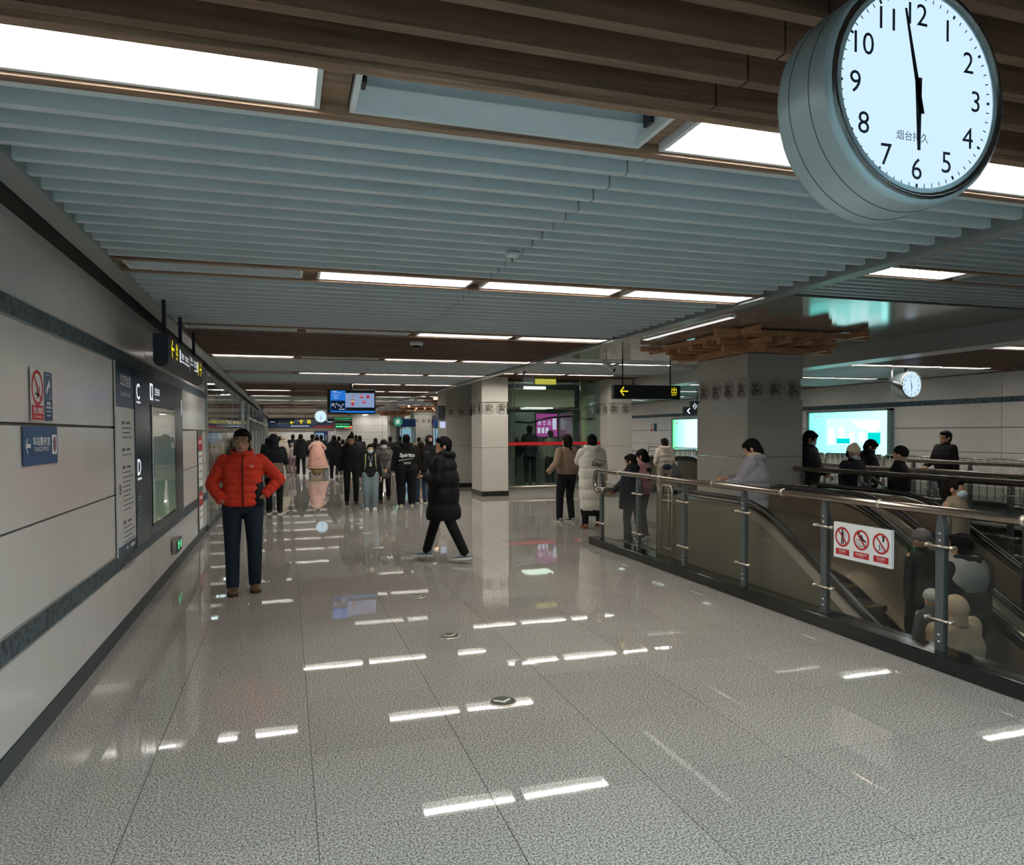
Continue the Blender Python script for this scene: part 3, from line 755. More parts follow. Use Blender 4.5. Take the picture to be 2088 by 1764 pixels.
# ---------------------------------------------------------------- escalators
def prof(y, top=.93, yk=7.15, s=.56):
    if y >= yk: return top
    r = 1.6; d = yk-y
    if d < r*s: return top - d*d/(2*r)
    return top - (r*s)**2/(2*r) - s*(d-r*s)
def escalator(xa, xb, label, y_end=-2.2):
    t = thing('escalator', label, 'escalator', ((xa+xb)/2, 8, 0))
    ys = [8.5-.15*k for k in range(int((8.5-y_end)/.15)+1)]
    for side, x, sgn in (('near', xa, -1), ('far', xb, 1)):
        # newel end
        pts = [(x, 8.7, .05), (x, 8.95, .08)]
        arc = [(8.50+.40*math.sin(a), .51-.42*math.cos(a)) for a in [PI*k/10 for k in range(11)]]
        loop = [(x, yy, zz) for yy, zz in arc][::1]
        hr = [(x, yy, zz) for yy, zz in arc if zz > .12] + [(x, y, prof(y)) for y in ys[1:]]
        m = MB(); m.tube(hr, .036, n=10, flat=.8); m.build('handrail', M_RUB, t)
        # outer cladding, split in sheets
        ox = x+sgn*.16
        edges = [8.72, 7.95, 6.75, 5.4, 4.0, 2.6, 1.2, -.2, -1.6, y_end]
        for a, b in zip(edges, edges[1:]):
            yy = [a-(a-b)*k/8 for k in range(9)]
            top = [(x+sgn*.10, y, min(prof(y), .93)-.07) for y in yy]
            bot = [(x+sgn*.10, y, min(-.0, prof(y)-1.0) if y < 7.3 else 0) for y in yy]
            m = MB(); n = len(yy)
            for q in (0, sgn*.02):
                pass
            vs = [(ox, y, z) for _, y, z in top]+[(ox, y, z) for _, y, z in bot]
            m.add(vs, [(i, i+1, n+i+1, n+i) for i in range(n-1)])
            vs = [(ox-sgn*.012, y, z) for _, y, z in top]+[(ox-sgn*.012, y, z) for _, y, z in bot]
            m.add(vs, [(i+1, i, n+i, n+i+1) for i in range(n-1)])
            m.build('cladding_sheet', M_DARKMET, t)
            # inner balustrade sheet
            m = MB(); ix = x-sgn*.05
            vs = [(ix, y, prof(y)-.06) for y in yy]+[(ix, y, prof(y)-.80) for y in yy]
            m.add(vs, [(i, i+1, n+i+1, n+i) for i in range(n-1)])
            m.build('balustrade_sheet', M_BRNMET, t)
        # deck just under the handrail, and the trims
        def strip(xl, xr, dz, name, mt, th=.02):
            m = MB(); n = len(ys)
            vs = [(xl, y, prof(y)+dz) for y in ys]+[(xr, y, prof(y)+dz) for y in ys]+[(xl, y, prof(y)+dz-th) for y in ys]+[(xr, y, prof(y)+dz-th) for y in ys]
            m.add(vs, [(i, i+1, n+i+1, n+i) for i in range(n-1)]+[(2*n+i+1, 2*n+i, 3*n+i, 3*n+i+1) for i in range(n-1)]+[(i+1, i, 2*n+i, 2*n+i+1) for i in range(n-1)]+[(n+i, n+i+1, 3*n+i+1, 3*n+i) for i in range(n-1)])
            m.build(name, mt, t)
        strip(x+sgn*.03, ox+sgn*.005, -.055, 'deck', M_SHINY)
        strip(x-sgn*.20, x-sgn*.05, -.80, 'inner_deck', M_SHINY)
        # half round end of the balustrade
        m = MB(); n = len(arc)
        m.add([(x+.04, yy, zz) for yy, zz in arc]+[(x-.04, yy, zz) for yy, zz in arc]+[(x+.04, 8.45, .51), (x-.04, 8.45, .51)],
              [(i, i+1, 2*n) for i in range(n-1)]+[(n+i+1, n+i, 2*n+1) for i in range(n-1)])
        m.build('newel_cheek', M_BRNMET, t)
    # comb plate and steps
    MB().box(xa+.08, xb-.08, 7.35, 9.6, 0.001, .02).build('landing_plate', mat('ribbed landing plate', '#6e6c66', .35, metal=.8, var=.2, scale=60), t)
    def stepz(y): return min(-.01, prof(y, .0, 7.0, .56))
    k = 0; y = 7.3
    while y > y_end:
        z = stepz(y-.2)
        m = MB(); m.box(xa+.17, xb-.17, y-.41, y, z-.22, z)
        m.build('step', mat('step tread', '#3c3b38', .45, metal=.5, var=.3, scale=40), t)
        if k % 1 == 0: MB().box(xa+.17, xb-.17, y-.412, y-.39, z-.001, z+.003).build('step_edge', mat('yellow step edge', '#8f7d2a', .5), t)
        y -= .405; k += 1
    return t
escalator(4.93, 6.24, 'near escalator with black handrails and olive steel sides, right behind the first guard rail')
escalator(6.60, 7.25, 'far escalator beyond the first one, beside the second guard rail')

def stairs():
    t = thing('staircase', 'grey staircase going down between the third and fourth guard rails', 'stairs', (9.88, 9.3, 0))
    for k in range(26):
        MB().box(8.90, 10.86, 9.25-.3*k-.3, 9.25-.3*k, -.16*(k+1)-.16, -.16*(k+1)).build('step', M_COLG, t)
stairs()

# hoop barrier at the end of the rail, grey stands
def hoop(x, y, label):
    t = thing('hoop_barrier', label, 'barrier', (x, y, 0))
    m = MB(); m.tube([(x, y+.14, 0), (x, y+.14, .93), (x, y+.11, 1.0), (x, y-.11, 1.0), (x, y-.14, .93), (x, y-.14, 0)], .014, n=8); m.build('hoop', M_SHINY, t)
    MB().tube([(x+.03, y, .18), (x+.03, y, .97)], .009, n=6).build('upright', M_SHINY, t)
    for z in (.18, .8): MB().tube([(x, y-.14, z), (x, y+.14, z)], .011, n=6).build('crossbar', M_SHINY, t)
hoop(4.72, 8.35, 'thin steel hoop barrier between the nearest guard rail and the near escalator')

# ---------------------------------------------------------------- warning board on the glass
def ban(mb, c, X, U, r, reds=0):
    """red prohibition ring with its slash"""
    ringf(mb, c, X, U, r*.80, r, reds)
    c, X, U = Vector(c), Vector(X), Vector(U)
    D = (X*math.cos(-PI/4*1.08)+U*math.sin(-PI/4*1.08)); S = (X*math.sin(PI/4*1.08)+U*math.cos(PI/4*1.08))
    flat(mb, c, D, S, [(-r*.84, -r*.085), (r*.84, -r*.085), (r*.84, r*.085), (-r*.84, r*.085)], reds)
def warning_board():
    t = thing('warning_board', 'white board with three red prohibition rings fixed to the nearest guard rail glass', 'sign', (4.42, 4.7, .78))
    MB().box(4.425, 4.45, 4.395, 5.007, .635, .932).build('board', M_WHITE, t)
    X, U = Vector((0, -1, 0)), Z_; x = 4.4235
    red = MB(); blk = MB(); wht = MB()
    for i, yc in enumerate((4.905, 4.70, 4.497)):
        c = (x, yc, .815)
        cb = Vector((x, yc, .815))
        def P(pts): flat(blk, cb, X, U, pts, 0)
        if i == 0:
            ringf(blk, cb+U*.058, X, U, 0, .011, n=14); P([(-.012, .045), (.012, .045), (.014, 0), (.016, -.06), (.004, -.06), (0, -.01), (-.004, -.06), (-.018, -.06), (-.012, 0)]); P([(.028, .07), (.031, .07), (.031, -.062), (.028, -.062)])
        elif i == 1:
            ringf(blk, cb+X*-.025+U*.052, X, U, 0, .01, n=14); P([(-.02, .04), (0, .045), (.03, .005), (.05, .0), (.05, -.012), (.02, -.008), (-.01, .02)])
            for q in (-.05, -.03, -.01, .01, .03, .05): P([(q-.0015, .0), (q+.0015, .0), (q+.0015, -.05), (q-.0015, -.05)])
            P([(-.052, .003), (.052, .003), (.052, -.001), (-.052, -.001)]); P([(-.052, -.048), (.052, -.048), (.052, -.052), (-.052, -.052)])
        else:
            P([(.0, .055), (.03, .065), (.035, .03), (.022, .01), (.012, .03), (.018, .045)]); P([(-.02, -.005), (-.012, -.008), (-.005, -.05), (-.028, -.055), (-.03, -.05), (-.014, -.047)]); P([(.0, -.01), (.004, -.012), (.012, -.05), (.008, -.052)]); P([(.02, -.05), (.028, -.05), (.028, -.058), (.02, -.058)])
        ban(red, cb+Vector((-.0006, 0, 0)), X, U, .083)
        quad(red, (x, yc, .690), X, U, .150 if i != 1 else .165, .050)
        put_text(wht, ('禁止倚靠', '禁止翻越护栏', '禁止抛物')[i], (x-.0008, yc, .697), X, U, .021, w=(.075, .115, .075)[i])
        put_text(wht, ('No leaning', 'No Climbing', 'No Throwing')[i], (x-.0008, yc, .676), X, U, .010, w=.06)
    blk.build('pictogram', M_PK, t); red.build('red_print', M_PR, t); wht.build('lettering', M_PW, t)
warning_board()

# ---------------------------------------------------------------- signs on the left wall (reading direction = +y)
def rows_print(mb, x, yc, z0, n, w, dz, rnd, h=.012):
    for k in range(n):
        ww = w*rnd.uniform(.6, 1.0); y = yc-w/2; z = z0-dz*k
        quad(mb, (x, y+.01, z), Y_, Z_, .016, h); a = y+.035
        while a < y+ww:
            q = rnd.uniform(.02, .05); quad(mb, (x, a+q/2, z), Y_, Z_, q*.85, h*.8); a += q
def wall_signs():
    rnd = random.Random(11)
    x = XW+.0095; X, U = Y_, Z_
    # no smoking + luggage notices
    t = thing('no_smoking_sign', 'red no smoking ring with red caption plate on the near left wall', 'sign', (x, 4.68, 1.9))
    m = MB(); ban(m, (x+.002, 4.675, 1.965), X, U, .10); quad(m, (x+.0018, 4.675, 1.825), X, U, .20, .082); m.build('red_print', M_PR, t)
    k = MB(); arrow(k, (x+.0015, 4.675, 1.955), X, U, .09, -1.1, th=.12); flat(k, (x+.0015, 4.675, 1.965), X, U, [(-.02, .02), (.0, .03), (.015, -.01), (.005, -.06), (-.008, -.06), (-.004, -.01)]); k.build('pictogram', M_PK, t)
    w = MB(); put_text(w, '禁止吸烟', (x+.003, 4.675, 1.838), X, U, .035, w=.15, bold=.01); put_text(w, 'No Smoking', (x+.003, 4.675, 1.802), X, U, .017, w=.12); w.build('lettering', M_PW, t)
    MB().box(x-.0005, x+.001, 4.56, 4.79, 1.775, 2.075).build('backing', M_PANEL, t)
    t = thing('notice_sign', 'tall blue notice with a white arrow panel beside the no smoking sign', 'sign', (x, 4.86, 1.9))
    MB().box(x-.0005, x+.0012, 4.795, 4.945, 1.782, 2.066).build('backing', M_PB, t)
    w = MB(); flat(w, (x+.002, 4.87, 1.98), X, U, [(-.045, -.02), (.02, .05), (.035, 0), (.0, -.005), (-.03, -.05)]); 
    for a, b in (((-.055, .065), (.055, .068)), ((-.055, -.075), (.055, -.072)), ((-.055, -.075), (-.052, .068)), ((.052, -.075), (.055, .068)), ((.02, -.06), (.045, -.056)), ((.018, -.06), (.022, 0))):
        flat(w, (x+.002, 4.87, 1.985), X, U, [(a[0], a[1]), (b[0], a[1]), (b[0], b[1]), (a[0], b[1])])
    for k, (ww, hh) in enumerate(((.07, .018), (.10, .014), (.09, .008), (.07, .008))): 
        a = -ww/2
        while a < ww/2: quad(w, (x+.002, 4.87+a+.006, 1.885-.024*k), X, U, .010, hh); a += .015
    w.build('lettering', M_PW, t)
    # police office
    t = thing('police_office_sign', 'blue police office direction sign with white arrow on the near left wall', 'sign', (x, 4.72, 1.64))
    MB().box(x-.0005, x+.003, 4.425, 5.02, 1.533, 1.748).build('board', mat('police blue', '#1f4d78', .35, var=.02), t)
    w = MB(); xx = x+.004
    arrow(w, (xx, 4.49, 1.64), X, U, .085, PI, th=.26)
    put_text(w, '车站警务室', (xx, 4.725, 1.665), X, U, .05, w=.30, bold=.012); put_text(w, 'POLICE OFFICE', (xx, 4.725, 1.62), X, U, .024, w=.24, bold=.004)
    w.build('lettering', M_PW, t)
    MB().box(x, x+.004, 4.915, 5.0, 1.585, 1.70).build('notice_paper', M_PW, t)
    b = MB(); ringf(b, (x+.0045, 4.957, 1.645), X, U, 0, .03, sy=1.6); b.build('stamp', mat('stamp print', '#7d5560', .5), t)
    # bus information board
    t = thing('information_board', 'tall white bus information board with blue header on the left wall', 'notice board', (x, 6.94, 1.48))
    MB().box(x, x+.012, 6.575, 7.30, .685, 2.303).build('board', mat('board white', '#c9cbca', .35, var=.02), t)
    MB().box(x+.012, x+.014, 6.575, 7.30, 1.93, 2.303).build('header', M_SLATE, t)
    MB().box(x+.012, x+.014, 6.575, 7.30, .685, .765).build('footer', mat('footer blue', '#2f4a66', .35), t)
    w = MB(); xx = x+.015
    put_text(w, '公交信息', (xx, 6.95, 2.165), X, U, .105, w=.42, bold=.008); put_text(w, 'Bus Information', (xx, 6.95, 2.05), X, U, .05, w=.40)
    for q in (.28, .44, .5, .56): quad(w, (xx, 6.575+q+.06, .725), X, U, .04, .03)
    w.build('lettering', M_PW, t)
    b = MB(); z = 1.80
    for n in (3, 1, 9, 6, 1):
        quad(b, (xx-.0005, 6.83, z), X, U, .10, .028); quad(b, (xx-.0005, 7.02, z), X, U, .15, .02)
        rows_print(b, xx-.0005, 7.0, z-.045, n, .46, .040, rnd); z -= .11+.040*n
    put_text(b, 'B', (xx-.0005, 6.68, 1.24), X, U, .085, w=.075, bold=.03)
    for q in range(3): ringf(b, (xx-.0005, 6.68, 1.13-.035*q), X, U, .010, .014, n=4)
    b.build('small_print', M_PG, t, kind='stuff')
    # dark blue map panel with a mirror-like poster case
    t = thing('map_panel', 'large slate blue panel with glass fronted poster case on the left wall', 'sign board', (x, 8.87, 1.5))
    MB().box(x, x+.02, 7.31, 10.45, .665, 2.30).build('board', M_SLATE, t)
    for y in (8.05, 9.86): MB().box(x+.02, x+.0205, y-.004, y+.004, .665, 2.30).build('joint', M_PK, t)
    MB().box(x+.02, x+.026, 8.12, 9.69, .76, 2.01).build('case_frame', mat('case frame', '#1f3038', .3), t)
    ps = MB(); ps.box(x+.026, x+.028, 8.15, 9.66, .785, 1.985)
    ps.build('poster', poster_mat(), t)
    MB().box(x+.03, x+.033, 8.14, 9.67, .775, 1.99).build('glass_pane', glassm('mirror glass', (.93, .96, .95), ior=1.8), t)
    w = MB(); xx = x+.0215
    put_text(w, 'C', (xx, 7.46, 2.10), X, U, .15, w=.16, bold=.012); put_text(w, 'D', (xx, 7.46, 1.395), X, U, .15, w=.16, bold=.012)
    quad(w, (xx, 8.16, 2.135), X, U, .17, .17); put_text(w, '卫生间', (xx, 8.50, 2.15), X, U, .075, w=.30, bold=.01)
    for q in range(4): quad(w, (xx, 7.40+.05*q, 2.0), X, U, .028, .02); quad(w, (xx, 7.40+.05*q, 1.285), X, U, .028, .02); quad(w, (xx, 8.4+.07*q, 2.065), X, U, .03, .014)
    w.build('lettering', M_TXW, t)
    g = MB()
    flat(g, (xx+.001, 8.16, 2.135), X, U, [(-.03, .06), (.03, .06), (.045, -.02), (.02, -.07), (-.02, -.07), (-.045, -.02)])
    for zz in (1.12, 1.0, .90): 
        quad(g, (xx, 7.47, zz), X, U, .15, .026); quad(g, (xx, 7.47, zz-.035), X, U, .19, .012)
    quad(g, (xx, 7.82, 1.72), X, U, .17, .035); quad(g, (xx, 7.82, 1.68), X, U, .09, .012)
    quad(g, (xx, 10.05, 1.72), X, U, .17, .035)
    g.build('small_print', mat('dim print', '#6f7f88', .5), t)
    w = MB(); 
    for q, zz in enumerate((2.10, 2.03, 1.97)): ringf(w, (xx, 10.36, zz+.02), X, U, .02, .032, n=14)
    w.build('symbol', M_TXW, t)
    # small green exit lamp low on the wall
    t = thing('exit_lamp', 'small green running man exit lamp low on the left wall', 'exit sign', (x, 9.72, .33))
    MB().box(x, x+.05, 9.50, 9.95, .245, .415, bev=.004).build('housing', M_STEEL, t)
    MB().box(x+.05, x+.052, 9.53, 9.92, .26, .40).build('face', mat('exit face', '#0b2415', .4), t)
    w = MB(); flat(w, (x+.053, 9.70, .335), X, U, [(-.05, .045), (-.02, .05), (.0, .02), (.04, .03), (.05, .015), (.01, -.005), (.04, -.05), (.02, -.055), (-.015, -.02), (-.05, -.05), (-.07, -.045), (-.03, .0), (-.07, .01)])
    ringf(w, (x+.053, 9.69, .385), X, U, 0, .012, n=10); quad(w, (x+.053, 9.86, .335), X, U, .05, .09); w.build('pictogram', emis('exit green', (.1, 1.0, .35), 1.6), t)
    # narrow red and white notice
    t = thing('notice_strip', 'narrow tall red, white and grey notice at the end of the panelled wall', 'notice', (x, 12.55, .93))
    MB().box(x, x+.006, 12.3, 12.9, .13, 1.75).build('board', M_PG, t)
    r = MB(); quad(r, (x+.007, 12.6, 1.55), X, U, .54, .22); quad(r, (x+.007, 12.6, .66), X, U, .54, .20); r.build('red_print', M_PR, t)
    w = MB(); quad(w, (x+.007, 12.6, 1.14), X, U, .54, .56); quad(w, (x+.007, 12.6, .36), X, U, .54, .36); 
    w.build('paper', M_PW, t)
    w = MB()
    for zz in (1.34, 1.22, 1.10, .98, .46, .36): 
        for q in range(4): quad(w, (x+.008, 12.42+.11*q, zz), X, U, .07, .035)
    w.build('small_print', M_PG, t)
    w = MB()
    for zz in (1.57, .68):
        for q in range(3): quad(w, (x+.008, 12.45+.14*q, zz), X, U, .09, .05)
    w.build('lettering', M_PW, t)
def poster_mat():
    m, nt, out = _new('glowing poster print'); N = nt.nodes; L = nt.links
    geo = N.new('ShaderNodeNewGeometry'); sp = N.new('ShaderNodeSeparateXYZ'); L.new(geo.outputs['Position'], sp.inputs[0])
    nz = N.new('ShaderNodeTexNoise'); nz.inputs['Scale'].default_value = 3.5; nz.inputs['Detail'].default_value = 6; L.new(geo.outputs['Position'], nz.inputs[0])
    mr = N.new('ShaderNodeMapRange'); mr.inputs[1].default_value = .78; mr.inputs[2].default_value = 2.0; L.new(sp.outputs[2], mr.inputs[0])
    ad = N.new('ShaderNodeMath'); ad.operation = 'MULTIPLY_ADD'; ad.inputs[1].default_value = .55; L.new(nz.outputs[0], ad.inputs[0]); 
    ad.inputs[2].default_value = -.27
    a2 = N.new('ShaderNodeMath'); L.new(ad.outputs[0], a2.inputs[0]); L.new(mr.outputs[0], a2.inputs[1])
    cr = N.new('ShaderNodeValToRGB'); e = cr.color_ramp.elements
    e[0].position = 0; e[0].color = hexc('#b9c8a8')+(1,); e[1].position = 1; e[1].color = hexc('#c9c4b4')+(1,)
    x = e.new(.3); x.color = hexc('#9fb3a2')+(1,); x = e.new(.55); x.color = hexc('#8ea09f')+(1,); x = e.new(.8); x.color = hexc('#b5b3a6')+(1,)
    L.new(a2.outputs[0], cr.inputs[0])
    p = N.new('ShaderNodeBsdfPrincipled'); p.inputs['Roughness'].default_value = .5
    p.inputs['Emission Strength'].default_value = .55  # glow put into the print to brighten it behind the glass
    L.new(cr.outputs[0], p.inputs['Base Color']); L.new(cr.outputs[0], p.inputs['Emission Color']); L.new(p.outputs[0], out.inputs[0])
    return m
wall_signs()

# ---------------------------------------------------------------- hanging signs
def exit_glyph(mb, c, X, U, h, mi=0):
    """the two stacked character blocks of the yellow exit mark, with EXIT below"""
    put_text(mb, '出', c, X, U, h, w=h*.95, mi=mi, bold=.006)
    put_text(mb, 'EXIT', Vector(c)-Vector(U)*(h*.72), X, U, h*.22, w=h*.85, mi=mi, bold=.01)
def hanging():
    # long sign along the left wall: face looks away from the wall (+x)
    t = thing('hanging_sign', 'long dark exit sign hanging parallel to the left wall, nearest the camera', 'hanging sign', (-1.0, 8.1, 2.6))
    pr = [(-1.075, 2.56), (-.955, 2.56), (-.955, 2.33)]
    for k in range(1, 6): a = PI*k/6; pr.append((-1.015+.06*math.cos(a), 2.33-.05*math.sin(a)))
    pr.append((-1.075, 2.33))
    MB().poly([(px, 6.78, pz) for px, pz in pr], (0, 2.62, 0)).build('sign_body', M_NAVY, t)
    for y in (6.98, 8.0, 9.1): MB().box(-1.03, -1.0, y-.015, y+.015, 2.56, 2.9).build('hanger', M_NAVY, t)
    X, U = Y_, Z_; xx = -.9535
    y = MB(); arrow(y, (xx, 7.03, 2.455), X, U, .16, PI, th=.14); exit_glyph(y, (xx, 7.28, 2.475), X, U, .115)
    exit_glyph(y, (xx, 8.98, 2.465), X, U, .115); arrow(y, (xx, 9.2, 2.455), X, U, .16, 0, th=.14); y.build('yellow_lettering', M_TXY, t)
    w = MB(); quad(w, (xx, 7.50, 2.44), X, U, .07, .12); put_text(w, '洒金桥', (xx, 7.68, 2.455), X, U, .06, w=.2); put_text(w, '劳动路北口', (xx, 7.99, 2.455), X, U, .06, w=.26)
    for q in range(5): quad(w, (xx, 7.62+.12*q, 2.40), X, U, .08, .016)
    quad(w, (xx, 8.21, 2.44), X, U, .008, .17)
    put_text(w, '服务中心', (xx, 8.38, 2.49), X, U, .05, w=.18)
    for q in range(3): quad(w, (xx, 8.31+.07*q, 2.44), X, U, .05, .014)
    put_text(w, '西北口', (xx, 8.68, 2.47), X, U, .075, w=.2); quad(w, (xx, 8.86, 2.455), X, U, .07, .12)
    for q in range(3): quad(w, (xx, 8.62+.07*q, 2.40), X, U, .05, .016)
    w.build('lettering', M_TXW, t)
    # small ones further down the passage
    for i, yy in enumerate((30.0,)):
        t = thing('hanging_sign', 'small dark sign far down the left wall seen edge on', 'hanging sign', (-1.0, yy, 2.5))
        MB().box(-1.1, -.92, yy, yy+1.4, 2.2, 2.62).build('sign_body', M_NAVY, t)
        for q in (.2, 1.2): MB().box(-.95, -.92, yy+q, yy+q+.03, 2.62, 2.9).build('hanger', M_NAVY, t)
    # exit sign facing the camera
    X = X_
    t = thing('hanging_sign', 'dark sign with yellow left arrow and EXIT mark hanging before the pale column', 'hanging sign', (6.8, 12.8, 2.35))
    MB().box(6.09, 7.55, 12.8, 12.93, 2.347, 2.62, bev=.012).build('sign_body', M_NAVY, t)
    for x in (6.30, 7.35): MB().tube([(x, 12.86, 2.62), (x, 12.86, 3.19)], .014, n=6).build('hanger', M_RUB, t)
    y = MB(); arrow(y, (6.30, 12.798, 2.495), X, U, .175, PI, th=.13)
    exit_glyph(y, (7.40, 12.798, 2.525), X, U, .125); y.build('yellow_lettering', M_TXY, t)
    # sign behind the big column
    t = thing('hanging_sign', 'dark sign with white arrow and lift symbol partly behind the big column', 'hanging sign', (11.6, 18.5, 2.3))
    MB().box(11.05, 12.6, 18.5, 18.62, 2.19, 2.42).build('sign_body', M_NAVY, t)
    for x in (11.5, 12.2): MB().tube([(x, 18.56, 2.42), (x, 18.56, 2.95)], .014, n=6).build('hanger', M_RUB, t)
    w = MB(); flat(w, (11.17, 18.498, 2.30), X, U, [(-.06, 0), (.03, .09), (.06, .07), (0, 0), (.06, -.07), (.03, -.09)])
    ringf(w, (11.38, 18.498, 2.44), X, U, .055, .075, n=4, sy=1.3); put_text(w, '乘', (11.62, 18.498, 2.48), X, U, .12)
    put_text(w, 'H', (11.38, 18.497, 2.44), X, U, .08); w.build('lettering', M_TXW, t)
    MB().box(11.27, 11.75, 18.5, 18.6, 2.42, 2.58).build('symbol_plate', M_NAVY, t)
    # arrow mark fixed above queue at far end, central little sign
    t = thing('hanging_sign', 'small dark sign with yellow up arrow in front of the far blue banner', 'hanging sign', (.95, 45, 2.4))
    MB().box(.45, 1.75, 45, 45.1, 2.22, 2.55).build('sign_body', M_NAVY, t)
    MB().tube([(1.1, 45.05, 2.55), (1.1, 45.05, 2.88)], .02, n=6).build('hanger', M_RUB, t)
    y = MB(); arrow(y, (.85, 44.99, 2.40), X, U, .26, PI/2, th=.2); put_text(y, '出', (1.3, 44.99, 2.42), X, U, .24, bold=.03); y.build('yellow_lettering', M_TXY, t)
hanging()

# ---------------------------------------------------------------- television
def television():
    t = thing('television', 'black ceiling television with a blue information screen', 'television', (1.5, 17.5, 2.15))
    MB().box(.93, 2.05, 17.5, 17.62, 2.16, 2.735, bev=.01).build('casing', M_RUB, t)
    MB().tube([(1.5, 17.6, 2.72), (1.5, 17.6, 2.9)], .03, n=8).build('hanger', M_RUB, t)
    y = 17.497; X, U = X_, Z_
    sb = emis('screen blue', (.02, .17, .62), SCREEN); sp = emis('screen pale', (.42, .56, .92), SCREEN*.55); sd = emis('screen dark', (.01, .02, .05), .6)
    sw = emis('screen white', (.8, .87, 1), .8); sr = emis('screen red', (.6, .05, .08), .7); so = emis('screen brown', (.4, .2, .1), .7)
    b = MB(); b.box(1.0, 1.345, y, y+.002, 2.20, 2.71); b.box(1.345, 2.03, y, y+.002, 2.19, 2.235); b.build('blue_area', sb, t)
    MB().box(1.345, 2.02, y, y+.002, 2.315, 2.655).build('pale_area', sp, t)
    MB().box(1.01, 1.335, y-.001, y, 2.235, 2.475).build('dark_area', sd, t)
    w = MB(); rnd = random.Random(5)
    quad(w, (1.10, y-.002, 2.69), X, U, .09, .014)
    for q, (zz, ww) in enumerate(((2.655, .2), (2.60, .16), (2.565, .08), (2.53, .1))): 
        for j in range(int(ww/.02)): quad(w, (1.06+.02*j+.03*(q > 1), y-.002, zz), X, U, .013, .010)
    for q in range(12): quad(w, (1.03+.025*q, y-.002, rnd.uniform(2.32, 2.40)), X, U, .01, rnd.uniform(.02, .07))
    for q in range(6): quad(w, (1.2+.022*q, y-.002, 2.27), X, U, .016, .018)
    for (cx, cz) in ((1.72, 2.575), (1.78, 2.455)): quad(w, (cx, y-.003, cz+.008), X, U, .04, .02)
    w.build('white_print', sw, t)
    # simple generic cartoon child: round head, red coat
    h = MB(); ringf(h, (1.51, y-.002, 2.475), X, U, 0, .045, n=20); h.build('drawn_head', emis('screen skin', (.75, .52, .36), .7), t)
    h = MB(); flat(h, (1.51, y-.003, 2.475), X, U, [(-.046, 0), (-.03, .036), (0, .047), (.03, .036), (.046, 0), (0, .015)]); quad(h, (1.53, y-.002, 2.595), X, U, .10, .018); quad(h, (1.685, y-.002, 2.625), X, U, .08, .01); h.build('drawn_hair', so, t)
    r = MB(); flat(r, (1.51, y-.002, 2.40), X, U, [(-.035, .035), (.035, .035), (.045, 0), (.02, -.02), (.035, -.055), (.01, -.05), (-.01, -.05), (-.035, -.055), (-.02, -.02), (-.045, 0)])
    for (cx, cz) in ((1.72, 2.57), (1.87, 2.57), (1.78, 2.45)): quad(r, (cx, y-.002, cz), X, U, .075, .075)
    r.build('red_print', sr, t)
television()

# ---------------------------------------------------------------- clocks
def clock(loc, r, depth, label, mins, hours, name='clock', both=True, hang=None, detail=True):
    t = thing(name, label, 'clock', loc); x, y, z = loc
    d = depth
    b = MB(); b.lathe([(r*.86, 0.0), (r*.97, .0), (r*.99, .006), (r, .016)], (x, y, z), n=72, axis='Y'); b.lathe([(r, .016), (r, d*.35), (r, d*.7), (r, d-.016)], (x, y, z), n=72, axis='Y'); b.lathe([(r, d-.016), (r*.99, d-.006), (r*.97, d), (r*.86, d)], (x, y, z), n=72, axis='Y')
    b.build('casing', mat('clock casing', '#aab9bd', .36, metal=.35, var=.02), t)
    for q in (.35, .72):
        g = MB(); g.tube([(x+r*math.cos(2*PI*k/72), y+d*q, z+r*math.sin(2*PI*k/72)) for k in range(73)], .0014, n=4, cap=False); g.build('seam', mat('clock seam', '#36464b', .6), t)
    m = MB()
    for yy in (-.004, d+.004-.016): m.tube([(x+r*.93*math.cos(2*PI*k/48), y+yy+.008, z+r*.93*math.sin(2*PI*k/48)) for k in range(49)], r*.035, n=8, cap=False)
    m.build('rim', mat('clock rim', '#6f6b68', .2, metal=.9), t)
    fe = emis('clock face light', (.62, .84, 1.0), CLOCK)
    for yy, sg in ((.012, 1), (d-.012, -1)):
        f = MB(); f.lathe([(0, 0), (r*.895, 0)], (x, y+yy, z), n=48, axis='Y'); f.build('dial', fe, t)
        X = X_*sg; U = Z_; yp = y+yy-.002*sg
        k = MB(); c = Vector((x, yp, z))
        if detail:
            for i in range(1, 13):
                a = PI/2-2*PI*i/12
                put_text(k, str(i), c+X*(r*.68*math.cos(a))+U*(r*.68*math.sin(a)), X, U, r*.19)
            for i in range(60):
                a = 2*PI*i/60; D = X*math.cos(a)+U*math.sin(a); S = -X*math.sin(a)+U*math.cos(a); w = r*(.012 if i % 5 == 0 else .005)
                flat(k, c+D*(r*.83), D, S, [(-r*.018, -w), (r*.018, -w), (r*.018, w), (-r*.018, w)])
            k.build('dial_print', mat('dial print', '#1a2a3a', .5), t)
            if detail == 2:
                q = MB(); put_text(q, '烟台持久', c+U*(-r*.40)-X*(r*.05), X, U, r*.085, w=r*.36); q.build('maker_mark', M_PG, t)
        h = MB()
        for ang, L, w, tail in ((PI/2-2*PI*mins/60, r*.72, r*.028, r*.20), (PI/2-2*PI*hours/12, r*.52, r*.04, r*.12)):
            D = X*math.cos(ang)+U*math.sin(ang); S = -X*math.sin(ang)+U*math.cos(ang)
            flat(h, c-Y_*(.004*sg), D, S, [(-tail, -w), (L, -w*.45), (L, w*.45), (-tail, w)])
        h.build('hands', mat('clock hands', '#0c1420', .4), t)
    if hang: 
        MB().box(x-.03, x+.03, y+d/2-.03, y+d/2+.03, z+r-.02, hang).build('hanger', M_POST, t)
    MB().lathe([(0, 0), (r*.012, .002), (r*.012, .006)], (x-r*.86, y+d*.72, z-r*.51), n=8, axis='X').build('screw', M_RUB, t)
    return t
